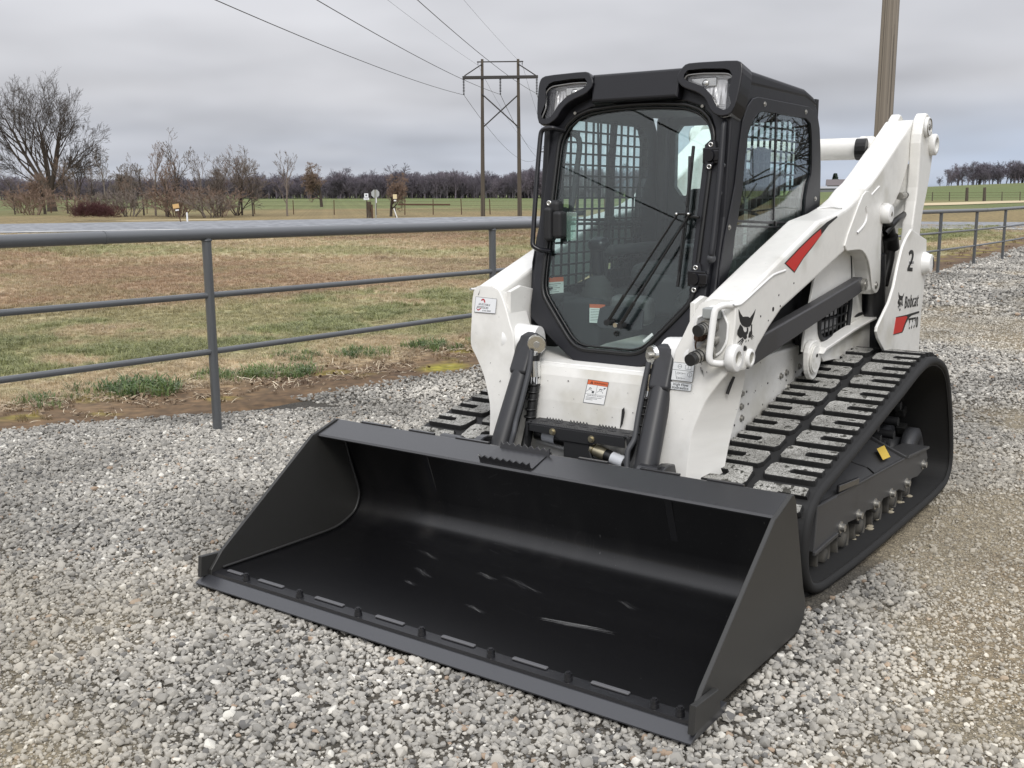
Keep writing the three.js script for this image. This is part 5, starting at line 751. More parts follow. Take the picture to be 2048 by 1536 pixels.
{
  const slots = []; for (let i = 0; i < 7; i++) slots.push(soft([[-0.205 + i * 0.064, 1.105], [-0.165 + i * 0.064, 1.105], [-0.165 + i * 0.064, 1.118], [-0.205 + i * 0.064, 1.118]], 1));
  const stepM = std({ color: col(0.028, 0.028, 0.03), roughness: 0.55 });
  const topG = extr([[-0.24, 1.063], [0.24, 1.063], [0.24, 1.165], [-0.24, 1.165]], 0.006, 0.001, slots).rotateX(-Math.PI / 2);
  const step = part('foot_step', [topG.translate(0, 0.515, 0)], stepM); step.userData.label = 'black perforated foot step below the cab';
  const teethRow = (x0, x1, y, z, n) => Array.from({ length: n }, (_, i) => new THREE.ConeGeometry(0.0075, 0.013, 5).translate(lerp(x0, x1, i / (n - 1)), y, z));
  part('grip_teeth', [...teethRow(-0.185, -0.115, 0.528, -1.14, 6), ...teethRow(-0.075, 0.0, 0.528, -1.145, 6), ...teethRow(0.06, 0.13, 0.528, -1.145, 6), ...teethRow(-0.19, -0.12, 0.523, -1.075, 7), ...teethRow(-0.10, 0.0, 0.523, -1.07, 9), ...teethRow(0.05, 0.13, 0.523, -1.07, 7)], std({ color: col(0.03), roughness: 0.5 }), step);
  part('front_flange', [extr([[-0.22, 0.515], [0.22, 0.515], [0.22, 0.475], [0.10, 0.478], [0.075, 0.468], [-0.07, 0.468], [-0.10, 0.482], [-0.22, 0.488]], 0.006, 0.001).translate(0, 0, -1.064)], M.blackMatte, step);
  for (const x of [-0.238, 0.238]) part('step_leg', [box(x - 0.006, x + 0.006, 0.30, 0.517, -1.09, -1.062, 0.003), tube([[x, 0.46, -1.066], [x * 0.97, 0.515, -1.066], [x * 0.9, 0.519, -1.066]], 0.008, 6)], M.blackMatte, step);
  part('center_guard', [extr([[-0.06, 0.47], [0.055, 0.47], [0.06, 0.44], [0.075, 0.40], [0.10, 0.33], [-0.06, 0.33]], 0.02, 0.003).translate(0, 0, -1.085)], M.blackMatte, step);
  part('flange_bolt', [bolt([-0.105, 0.498, -1.057], 0.010, 0.012, 'z'), bolt([0.075, 0.492, -1.057], 0.010, 0.012, 'z')], M.brass, step);
  part('hydraulic_hose', [rod([-0.225, 0.462, -1.12], [-0.07, 0.452, -1.115], 0.024, 0.024, 14), rod([0.115, 0.432, -1.085], [0.26, 0.40, -1.075], 0.024, 0.024, 14)], M.gasket, step);
  part('hose_sleeve', [rod([-0.185, 0.4595, -1.119], [-0.125, 0.4555, -1.117], 0.0255, 0.0255, 16), rod([0.155, 0.4235, -1.082], [0.21, 0.4115, -1.079], 0.0255, 0.0255, 16)], std({ color: col(0.55, 0.57, 0.60), roughness: 0.5 }), step);
  part('hose_coupling', [rod([-0.095, 0.4535, -1.116], [-0.06, 0.451, -1.115], 0.021, 0.019, 6), rod([0.035, 0.450, -1.09], [0.075, 0.441, -1.088], 0.017, 0.02, 6), rod([0.075, 0.441, -1.088], [0.125, 0.43, -1.085], 0.024, 0.026, 12), rod([0.055, 0.446, -1.09], [0.068, 0.443, -1.089], 0.025, 0.025, 6)], M.brass, step);
  part('tube_rail', [rod([-0.24, 0.425, -1.15], [0.25, 0.38, -1.12], 0.01, 0.01, 8)], M.whitePlain, step);
  part('cavity_shade_sheet', [box(-0.26, 0.26, 0.10, 0.46, -1.19, -1.165, 0)], M.blackMatte, step);  // solid black box in place of the shade below the step
}
// ---------------------------------------------------------------- cab
const FA = -1.116, FS = -0.23, fz = y => FA + FS * y;          // the sloped plane of the door
{
  // opening of the door glass, seen from the front
  const half = [[0.0, 0.797], [0.105, 0.797], [0.150, 0.808], [0.19, 0.838], [0.300, 0.958], [0.335, 1.000], [0.350, 1.04], [0.355, 1.12], [0.358, 1.60], [0.352, 1.665], [0.328, 1.716], [0.285, 1.752], [0.22, 1.775], [0.11, 1.785], [0.0, 1.788]];
  const open = [...half, ...half.slice(1, -1).reverse().map(p => [-p[0], p[1]])];
  const fo = [[0.0, 0.714], [0.085, 0.714], [0.13, 0.724], [0.20, 0.765], [0.395, 0.90], [0.402, 0.95], [0.405, 1.60], [0.41, 1.82], [0.0, 1.86]], outer = [...fo, ...fo.slice(1, -1).reverse().map(p => [-p[0], p[1]])];
  const frame = part('door_frame', front(outer, FA - 0.05, FS, 0.05, 0.006, [open], 2), M.cab); frame.userData.label = 'black cab door frame around the front window';
  const rim = (k, dz) => open.map(([x, y]) => V(x * k, 1.29 + (y - 1.29) * k, fz(1.29 + (y - 1.29) * k) + dz));
  part('gasket', [tube(rim(0.997, 0.003), 0.0085, 8, 150, true), tube(rim(0.968, -0.006), 0.005, 6, 150, true)], M.gasket, frame);
  part('windshield', front(open, FA - 0.016, FS, 0.005, 0), M.glass);
  // side walls with window openings
  const wallO = [[-1.50, 1.86], [-1.54, 1.872], [-2.26, 1.862], [-2.36, 1.845], [-2.432, 1.796], [-2.480, 1.72], [-2.505, 1.63], [-2.52, 1.54], [-2.532, 1.40], [-2.545, 0.80], [-1.36, 0.80], [-1.352, 0.92], [-1.395, 1.10], [-1.45, 1.34]];
  const winO = [[-1.772, 1.757], [-2.28, 1.755], [-2.335, 1.735], [-2.352, 1.70], [-2.366, 1.648], [-2.378, 1.55], [-2.372, 1.505], [-2.342, 1.467], [-2.318, 1.40], [-2.315, 1.33], [-2.315, 1.00], [-2.24, 0.955], [-1.43, 0.965], [-1.44, 1.06], [-1.514, 1.172], [-1.535, 1.274], [-1.56, 1.34], [-1.592, 1.45], [-1.606, 1.56], [-1.628, 1.657], [-1.672, 1.715], [-1.72, 1.745]];
  const frameO = [[-1.72, 1.806], [-2.30, 1.803], [-2.37, 1.79], [-2.42, 1.757], [-2.46, 1.69], [-2.485, 1.60], [-2.498, 1.45], [-2.505, 0.92], [-1.385, 0.92], [-1.40, 1.14], [-1.437, 1.253], [-1.49, 1.38], [-1.522, 1.46], [-1.55, 1.60], [-1.575, 1.705], [-1.62, 1.765], [-1.665, 1.795]];
  both((s, f) => {
    const wall = part('side_wall', f(plate(wallO, 0.398, 0.43, 0.008, [winO.map(([z, y]) => [-1.95 + (z + 1.95) * 1.02, 1.35 + (y - 1.35) * 1.02])], 2)), M.cab);
    part('window_frame', f(plate(frameO, 0.430, 0.4365, 0.0025, [winO])), M.cab, wall);
    for (const [z, y] of [[-1.791, 1.782], [-2.266, 1.778], [-1.478, 1.30], [-2.44, 1.40], [-2.43, 1.10]]) part('bolt', f(bolt([0.4355, y, z], 0.0075, 0.006, 'x')), M.zinc, wall);
    part('side_window', f(plate(winO.map(([z, y]) => [-1.95 + (z + 1.95) * 1.015, 1.35 + (y - 1.35) * 1.015]), 0.424, 0.428, 0)), M.glass, wall);
    part('slider_rail', f([bar([0.431, 1.322, -1.555], [0.431, 1.288, -2.33], 0.010, 0.010, 0.002), bar([0.431, 1.303, -1.55], [0.431, 1.270, -2.33], 0.008, 0.008, 0.002), bar([0.428, 1.755, -1.935], [0.428, 1.315, -1.955], 0.006, 0.012, 0.001)]), M.cabPlastic, wall);
    part('window_latch', f(box(0.432, 0.442, 1.290, 1.312, -1.965, -1.945, 0.003)), M.gasket, wall);
  });
  // steel window screen inside the far side window
  {
    both((s, f) => {
      const g = []; for (let i = 0; i < 13; i++) { const z = -1.52 - i * 0.0645, top = z < -2.28 ? 1.71 : z > -1.62 ? 1.58 : z > -1.74 ? 1.70 : 1.755; g.push(bar([0.395, 0.93, z + 0.02], [0.395, top, z], 0.008, 0.010, 0.001)); }
      for (let i = 0; i < 17; i++) { const y = 0.975 + i * 0.0485; g.push(bar([0.393, y, fz(y) - 0.12], [0.393, y - 0.004, -2.36], 0.010, 0.008, 0.001)); }
      part('window_screen', f(g), M.blackMatte);
    });
    part('screen_post', [bar([-0.39, 0.95, -1.93], [-0.39, 1.755, -2.02], 0.035, 0.012, 0.003), bar([-0.388, 1.30, -1.5], [-0.388, 1.285, -2.33], 0.03, 0.012, 0.003), box(-0.385, -0.36, 1.285, 1.325, -1.99, -1.93, 0.006)], M.blackMatte);
  }
  // roof
  const roof = part('roof', plate([[-1.575, 1.80], [-1.556, 1.835], [-1.553, 1.880], [-1.566, 1.899], [-1.63, 1.903], [-2.26, 1.876], [-2.37, 1.852], [-2.432, 1.812], [-2.40, 1.812], [-2.27, 1.835], [-1.64, 1.842], [-1.60, 1.80]], -0.4335, 0.4335, 0.016, [], 3), M.cab);
  part('visor', front([[-0.197, 1.79], [0.197, 1.79], [0.20, 1.83], [0.205, 1.905], [-0.205, 1.905], [-0.20, 1.83]], FA - 0.01, FS, 0.055, 0.012, [], 3), M.cabPlastic, roof);
  part('rear_pillar', [box(-0.394, -0.34, 0.8, 1.80, -2.53, -2.44, 0.02), box(0.34, 0.394, 0.8, 1.80, -2.53, -2.44, 0.02)], M.cab);
  // lamps at the roof corners
  const refl = dataTex(256, 256, (x, y) => { const v = y / 256, q = v < 0.5 ? (Math.floor(y / 5) % 2 ? 96 : 176) : 90 + 140 * tnoise(x / 256 * 18, v * 6, 18, 7); return [q, q, q]; }, false);
  refl.repeat.set(6.5, 5.2); refl.offset.set(0.2, -0.68);
  const lensPts = [[0.218, 1.868], [0.232, 1.884], [0.30, 1.886], [0.388, 1.880], [0.412, 1.872], [0.428, 1.85], [0.420, 1.79], [0.436, 1.742], [0.428, 1.722], [0.405, 1.716], [0.375, 1.728], [0.345, 1.776], [0.309, 1.808], [0.235, 1.836], [0.216, 1.85]];
  const houseO = [[0.19, 1.865], [0.215, 1.902], [0.24, 1.909], [0.43, 1.905], [0.455, 1.895], [0.463, 1.87], [0.46, 1.80], [0.452, 1.735], [0.435, 1.700], [0.39, 1.695], [0.352, 1.718], [0.325, 1.765], [0.29, 1.79], [0.22, 1.815], [0.195, 1.84]];
  both((s, f) => {
    const lamp = part('work_lamp', f([front(soft(houseO, 1, 0.2), FA - 0.045, FS, 0.10, 0.004, [lensPts], 2)]), M.cabPlastic); lamp.userData.label = s > 0 ? 'clear work lamp at the near roof corner' : 'clear work lamp at the far roof corner';
    part('reflector', f(planarUV(front(lensPts, FA + 0.006, FS, 0.004, 0), 'x', 'y')), std({ color: col(0.66), metalness: 0.55, roughness: 0.28, bumpMap: refl, bumpScale: 0.010 }), lamp);
    part('bulb', f([new THREE.SphereGeometry(0.016, 16, 10).scale(1, 1, 0.7).translate(0.30, 1.85, fz(1.85) + 0.018), box(0.235, 0.345, 1.835, 1.874, fz(1.85) + 0.006, fz(1.85) + 0.02, 0.006)]), M.chrome, lamp);
    part('bezel', f(tube(lensPts.map(([x, y]) => V(x, y, fz(y) + 0.044)), 0.0035, 6, 80, true)), std({ color: col(0.3), roughness: 0.3, metalness: 0.6 }), lamp);
    part('lens', f(front(lensPts, FA + 0.036, FS, 0.005, 0.001)), phys({ color: col(0.97), roughness: 0.03, transmission: 1, thickness: 0 }), lamp);
    part('bolt', f(hex([0.292, 1.765, fz(1.765) + 0.004], 0.007, 0.006, 'z')), M.zinc, lamp);
  });
  // door hardware on the near side
  part('hinge_strip', front([[0.318, 1.615], [0.357, 1.65], [0.357, 1.02], [0.335, 0.995], [0.326, 1.10], [0.322, 1.35]], FA - 0.009, FS, 0.006, 0.001), M.cab, frame);
  for (const y of [1.573, 1.106]) {
    const z = fz(y) + 0.01, h = part('door_hinge', [front(soft([[0.335, y - 0.055], [0.375, y - 0.055], [0.378, y + 0.055], [0.338, y + 0.055]], 1), FA - 0.003, FS, 0.022, 0.003), new THREE.CylinderGeometry(0.022, 0.024, 0.03, 24).rotateX(Math.PI / 2).translate(0.356, y, z + 0.012), box(0.372, 0.41, y - 0.02, y + 0.02, z - 0.01, z + 0.02, 0.004), box(0.325, 0.40, y - 0.03, y + 0.03, z - 0.006, z + 0.012, 0.004)], M.cabPlastic, frame);
    for (const q of [-0.042, 0.042]) part('bolt', [new THREE.TorusGeometry(0.0075, 0.0032, 8, 18).translate(0.356 - q * 0.05, y + q, fz(y + q) + 0.0205)], M.chrome, frame);
  }
  part('wood_grip', [bar([0.343, 1.66, fz(1.66) - 0.03], [0.338, 1.56, fz(1.56) - 0.03], 0.012, 0.006, 0.002), bar([0.340, 1.19, fz(1.19) - 0.03], [0.336, 1.09, fz(1.09) - 0.03], 0.012, 0.006, 0.002)], std({ color: srgb(168, 122, 88), roughness: 0.6 }), frame);
  part('door_seal_bar', [tube([[0.400, 1.70, fz(1.70) + 0.014], [0.402, 1.68, fz(1.68) + 0.03], [0.412, 1.50, fz(1.50) + 0.03], [0.418, 1.28, fz(1.28) + 0.03], [0.418, 1.20, fz(1.2) + 0.03], [0.414, 1.185, fz(1.185) + 0.01]], 0.0125, 10, 40)], M.cab, frame);
  part('bar_bolt', [hex([0.418, 1.535, fz(1.535) + 0.02], 0.009, 0.01, 'z'), hex([0.418, 1.43, fz(1.43) + 0.02], 0.009, 0.01, 'z'), new THREE.SphereGeometry(0.018, 12, 8).translate(0.414, 1.185, fz(1.185) + 0.02)], M.steelGrey, frame);
  // grab handle and latch on the far side
  part('grab_handle', [tube([[-0.335, 1.694, fz(1.694) + 0.005], [-0.365, 1.704, fz(1.70) + 0.05], [-0.405, 1.700, fz(1.70) + 0.06], [-0.418, 1.675, fz(1.675) + 0.06], [-0.410, 1.50, fz(1.5) + 0.06], [-0.392, 1.25, fz(1.25) + 0.06], [-0.386, 1.215, fz(1.215) + 0.06], [-0.36, 1.198, fz(1.2) + 0.045], [-0.335, 1.192, fz(1.19) + 0.005]], 0.0105, 10, 80)], M.cabPlastic, frame);
  part('inner_handle', [tube([[-0.33, 1.69, fz(1.69) - 0.03], [-0.30, 1.67, fz(1.67) - 0.05], [-0.29, 1.62, fz(1.62) - 0.06], [-0.292, 1.40, fz(1.4) - 0.06], [-0.31, 1.22, fz(1.22) - 0.06]], 0.013, 8, 40)], M.interior, frame);
  const latch = part('door_latch', [box(-0.352, -0.312, 1.235, 1.375, fz(1.3) + 0.0, fz(1.3) + 0.06, 0.014), box(-0.318, -0.268, 1.245, 1.36, fz(1.3) - 0.01, fz(1.3) + 0.05, 0.016), box(-0.348, -0.288, 1.345, 1.405, fz(1.37) + 0.0, fz(1.37) + 0.055, 0.02)], M.blackMatte, frame);
  part('lock_cylinder', [new THREE.TorusGeometry(0.0085, 0.004, 8, 20).translate(-0.336, 1.392, fz(1.39) + 0.054), new THREE.CylinderGeometry(0.005, 0.005, 0.004, 12).rotateX(Math.PI / 2).translate(-0.336, 1.392, fz(1.39) + 0.054)], M.chrome, frame);
  part('plastic_cover', [box(-0.285, -0.235, 1.235, 1.355, fz(1.3) - 0.03, fz(1.3) - 0.02, 0.004)], phys({ color: col(0.75, 0.85, 0.8), transmission: 0.8, thickness: 0, roughness: 0.15 }), frame);
  // wiper
  const wz = y => fz(y) + 0.012;
  const wip = part('wiper', [rod([0.0, 0.922, wz(0.92) + 0.012], [0.255, 1.352, wz(1.352) + 0.018], 0.0055, 0.0045, 8), rod([0.058, 0.912, wz(0.91) + 0.012], [0.306, 1.352, wz(1.352) + 0.018], 0.0055, 0.0045, 8), bar([-0.002, 0.918, wz(0.918) + 0.012], [0.062, 1.03, wz(1.03) + 0.013], 0.014, 0.014, 0.003), bar([0.056, 0.908, wz(0.908) + 0.012], [0.11, 1.005, wz(1.005) + 0.013], 0.014, 0.014, 0.003), bar([0.245, 1.352, wz(1.352) + 0.018], [0.315, 1.352, wz(1.352) + 0.018], 0.02, 0.008, 0.003), bar([0.285, 1.344, wz(1.344) + 0.01], [0.345, 1.338, wz(1.338) + 0.01], 0.014, 0.01, 0.003)], M.gasket);
  part('wiper_blade', [bar([0.278, 1.612, wz(1.612)], [0.285, 1.340, wz(1.34)], 0.011, 0.012, 0.002), bar([0.285, 1.340, wz(1.34)], [0.284, 1.072, wz(1.072)], 0.011, 0.012, 0.002), bar([0.279, 1.55, wz(1.55) + 0.008], [0.285, 1.38, wz(1.38) + 0.012], 0.007, 0.008, 0.001), bar([0.285, 1.30, wz(1.3) + 0.012], [0.284, 1.13, wz(1.13) + 0.008], 0.007, 0.008, 0.001)], M.gasket, wip);
  part('wiper_pivot', [rod([0.0, 0.918, fz(0.918) - 0.01], [0.0, 0.918, fz(0.918) + 0.035], 0.015, 0.013, 12), rod([0.058, 0.908, fz(0.908) - 0.01], [0.058, 0.908, fz(0.908) + 0.03], 0.012, 0.011, 12)], M.blackMatte, wip);
  part('pivot_nut', [hex([0.03, 0.908, fz(0.908) + 0.004], 0.011, 0.012, 'z'), new THREE.SphereGeometry(0.006, 10, 8).translate(0.255, 1.352, wz(1.352) + 0.03), new THREE.SphereGeometry(0.006, 10, 8).translate(0.306, 1.352, wz(1.352) + 0.03)], M.chrome, wip);
  part('motor_cover', [front(soft([[-0.072, 0.975], [-0.078, 0.885], [0.135, 0.885], [0.132, 0.978]], 1, 0.12), FA - 0.03, FS, 0.008, 0.002)], M.cabPlastic);
  part('motor_housing', [box(-0.05, 0.14, 0.90, 1.02, fz(0.95) - 0.13, fz(0.95) - 0.05, 0.03)], std({ color: col(0.06), roughness: 0.5 }));
  part('glass_nut', [new THREE.TorusGeometry(0.008, 0.004, 6, 16).translate(0.028, 0.872, fz(0.872) - 0.008)], M.gasket);
  part('glass_marking', [front([[0.158, 0.845], [0.195, 0.878], [0.187, 0.886], [0.150, 0.853]], FA - 0.010, FS, 0.001, 0)], std({ color: srgb(196, 206, 204), roughness: 0.6 }));
}
// ---------------------------------------------------------------- inside the cab
{
  const D = M.interior, D2 = std({ color: col(0.016, 0.017, 0.019), roughness: 0.8 }), rw = [[-0.31, 1.46], [-0.275, 1.415], [0.275, 1.415], [0.31, 1.46], [0.31, 1.72], [0.28, 1.757], [-0.28, 1.757], [-0.31, 1.72]];
  part('rear_wall', extr([[-0.40, 0.75], [0.40, 0.75], [0.40, 1.85], [-0.40, 1.85]], 0.04, 0, [rw]).translate(0, 0, -2.53), D);
  part('rear_window', extr(rw, 0.004, 0).translate(0, 0, -2.50), M.glass);
  part('headliner', box(-0.40, 0.40, 1.795, 1.82, -2.50, -1.56, 0.01), D);
  part('floor_pan', [box(-0.40, 0.40, 0.72, 0.76, -2.50, -1.36, 0.01), box(-0.40, -0.34, 0.76, 0.96, -2.5, -1.45, 0.01), box(0.34, 0.40, 0.76, 0.94, -2.5, -1.45, 0.01)], D);
  const seat = part('seat', [box(-0.22, 0.24, 1.00, 1.12, -2.30, -1.85, 0.05)], D2); seat.userData.label = 'dark suspension seat inside the cab';
  part('backrest', [new RoundedBoxGeometry(0.40, 0.42, 0.10, 4, 0.045).rotateX(-0.10).translate(0.01, 1.24, -2.38)], D2, seat);
  part('seat_base', [box(-0.18, 0.20, 0.76, 1.00, -2.25, -1.90, 0.03)], D, seat);
  part('armrest', [box(-0.30, -0.23, 1.15, 1.20, -2.25, -1.75, 0.02), box(0.25, 0.32, 1.15, 1.20, -2.25, -1.75, 0.02)], D2, seat);
  part('seat_belt', [tube([[-0.12, 1.60, -2.27], [-0.10, 1.35, -2.24], [0.05, 1.14, -2.15], [0.18, 1.10, -2.12]], 0.008, 6)], D, seat);
  part('side_console', [box(-0.40, -0.16, 0.76, 0.985, -2.25, -1.50, 0.03), box(0.22, 0.40, 0.76, 0.985, -2.25, -1.50, 0.03), box(-0.06, 0.16, 0.90, 1.08, -1.78, -1.70, 0.03)], D2);
  both((s, f) => {
    const j = part('joystick', f([new THREE.LatheGeometry([[0.085, 0.965], [0.085, 0.985], [0.072, 0.99], [0.08, 1.0], [0.066, 1.01], [0.072, 1.02], [0.056, 1.032], [0.062, 1.042], [0.046, 1.055], [0.034, 1.07], [0.022, 1.08], [0, 1.08]].map(p => new THREE.Vector2(...p)), 24).translate(0.235, 0, -1.62)]), std({ color: col(0.022), roughness: 0.8 }));
    part('grip', f([new RoundedBoxGeometry(0.052, 0.14, 0.06, 3, 0.022).rotateX(0.15).translate(0.235, 1.14, -1.615), new RoundedBoxGeometry(0.085, 0.05, 0.075, 3, 0.022).rotateX(0.3).translate(0.225, 1.215, -1.605)]), M.cabPlastic, j);
  });
  const ui = canvasTex(128, 256, (c, W, H) => { c.fillStyle = '#cfd4cf'; c.fillRect(0, 0, W, H); c.fillStyle = '#6c7370'; for (let i = 0; i < 34; i++) c.fillRect(8, 10 + i * 7, 60 + (i * 37) % 50, 2); });
  part('instruction_card', [new THREE.PlaneGeometry(0.10, 0.22).rotateY(-0.5).translate(0.31, 1.30, -1.98)], std({ map: ui, roughness: 0.7, side: THREE.DoubleSide }));
  const warn = canvasTex(128, 128, (c, W, H) => { c.fillStyle = '#d8dcd8'; c.fillRect(0, 0, W, H); c.fillStyle = '#c0603c'; c.fillRect(0, 0, W, 26); c.fillStyle = '#555b58'; for (let i = 0; i < 8; i++) c.fillRect(8, 36 + i * 11, 100 - (i * 23) % 40, 3); });
  part('inner_sticker', [new THREE.PlaneGeometry(0.10, 0.10).rotateY(1.2).translate(-0.385, 1.02, -1.50), new THREE.PlaneGeometry(0.07, 0.08).rotateY(0.2).translate(-0.16, 0.925, -1.49)], std({ map: warn, roughness: 0.7, side: THREE.DoubleSide }));
  part('dash_lever', [rod([-0.34, 1.345, -1.52], [-0.25, 1.35, -1.52], 0.012, 0.012, 10), new THREE.SphereGeometry(0.022, 14, 10).translate(-0.345, 1.352, -1.52), box(-0.37, -0.33, 1.28, 1.345, -1.54, -1.50, 0.01)], D2);
  part('control_tower', [box(-0.40, -0.345, 0.85, 1.0, -1.62, -1.42, 0.02), box(0.32, 0.395, 0.85, 1.62, -2.0, -1.92, 0.03)], D2);
}
// ---------------------------------------------------------------- couplers on the near tower
{
  const tz = y => -1.055 - 0.13 * y, plateP = soft([[0.448, 0.974], [0.481, 0.992], [0.500, 1.022], [0.540, 1.025], [0.566, 0.98], [0.576, 0.962], [0.576, 0.90], [0.553, 0.855], [0.488, 0.826], [0.447, 0.868]], 1, 0.2);
  const rec = part('coupler_plate', front(plateP, -1.054, -0.13, 0.006, 0.001), std({ color: col(0.36, 0.365, 0.37), metalness: 0.5, roughness: 0.5, map: grime })); rec.userData.label = 'grey plate with hydraulic couplers on the near tower';
  part('coupler_rim', tube(plateP.map(([x, y]) => V(x, y, tz(y) + 0.006)), 0.005, 6, 80, true), M.whitePlain, rec);
  const cyl = (x, y, r, l, n = 20, o = 0) => rod([x, y, tz(y) + 0.003 + o], [x - l * 0.12, y - l * 0.13, tz(y) + o + l], r, r, n);
  part('quick_coupler', [cyl(0.512, 0.958, 0.033, 0.02, 6), cyl(0.511, 0.957, 0.027, 0.045), cyl(0.510, 0.955, 0.021, 0.085), cyl(0.508, 0.862, 0.036, 0.02, 6), cyl(0.507, 0.861, 0.028, 0.05), cyl(0.506, 0.858, 0.022, 0.115), cyl(0.532, 0.905, 0.019, 0.03, 6), cyl(0.532, 0.905, 0.014, 0.05)], M.zinc, rec);
  part('coupler_nose', [cyl(0.500, 0.946, 0.0215, 0.02, 20, 0.075), cyl(0.494, 0.845, 0.0225, 0.02, 20, 0.105), ...[0.03, 0.045, 0.06].map(o => cyl(0.508 - o * 0.12, 0.955 - o * 0.12, 0.0235, 0.006, 20, o)), ...[0.035, 0.055, 0.075, 0.095].map(o => cyl(0.505 - o * 0.12, 0.858 - o * 0.12, 0.0245, 0.007, 20, o))], std({ color: col(0.05), metalness: 0.6, roughness: 0.5 }), rec);
  part('drain_coupler', [cyl(0.478, 0.918, 0.021, 0.02), cyl(0.478, 0.917, 0.017, 0.035), cyl(0.477, 0.916, 0.010, 0.045), tube([[0.472, 0.905, tz(0.9) + 0.035], [0.466, 0.885, tz(0.88) + 0.03], [0.464, 0.868, tz(0.87) + 0.02]], 0.003, 5)], M.rust, rec);
  part('socket_box', [box(0.487, 0.548, 0.982, 1.022, tz(1.0) + 0.004, tz(1.0) + 0.045, 0.006)], std({ color: col(0.30, 0.315, 0.31), roughness: 0.6 }), rec);
  part('grab_guard', [tube([[0.588, 1.03, tz(1.03) - 0.01], [0.570, 1.035, tz(1.03) + 0.05], [0.552, 1.022, tz(1.02) + 0.07], [0.548, 0.99, tz(0.99) + 0.075], [0.543, 0.86, tz(0.86) + 0.075], [0.548, 0.832, tz(0.83) + 0.065], [0.568, 0.824, tz(0.82) + 0.03], [0.582, 0.826, tz(0.82) - 0.01]], 0.0125, 10, 60)], M.whitePlain, rec);
}
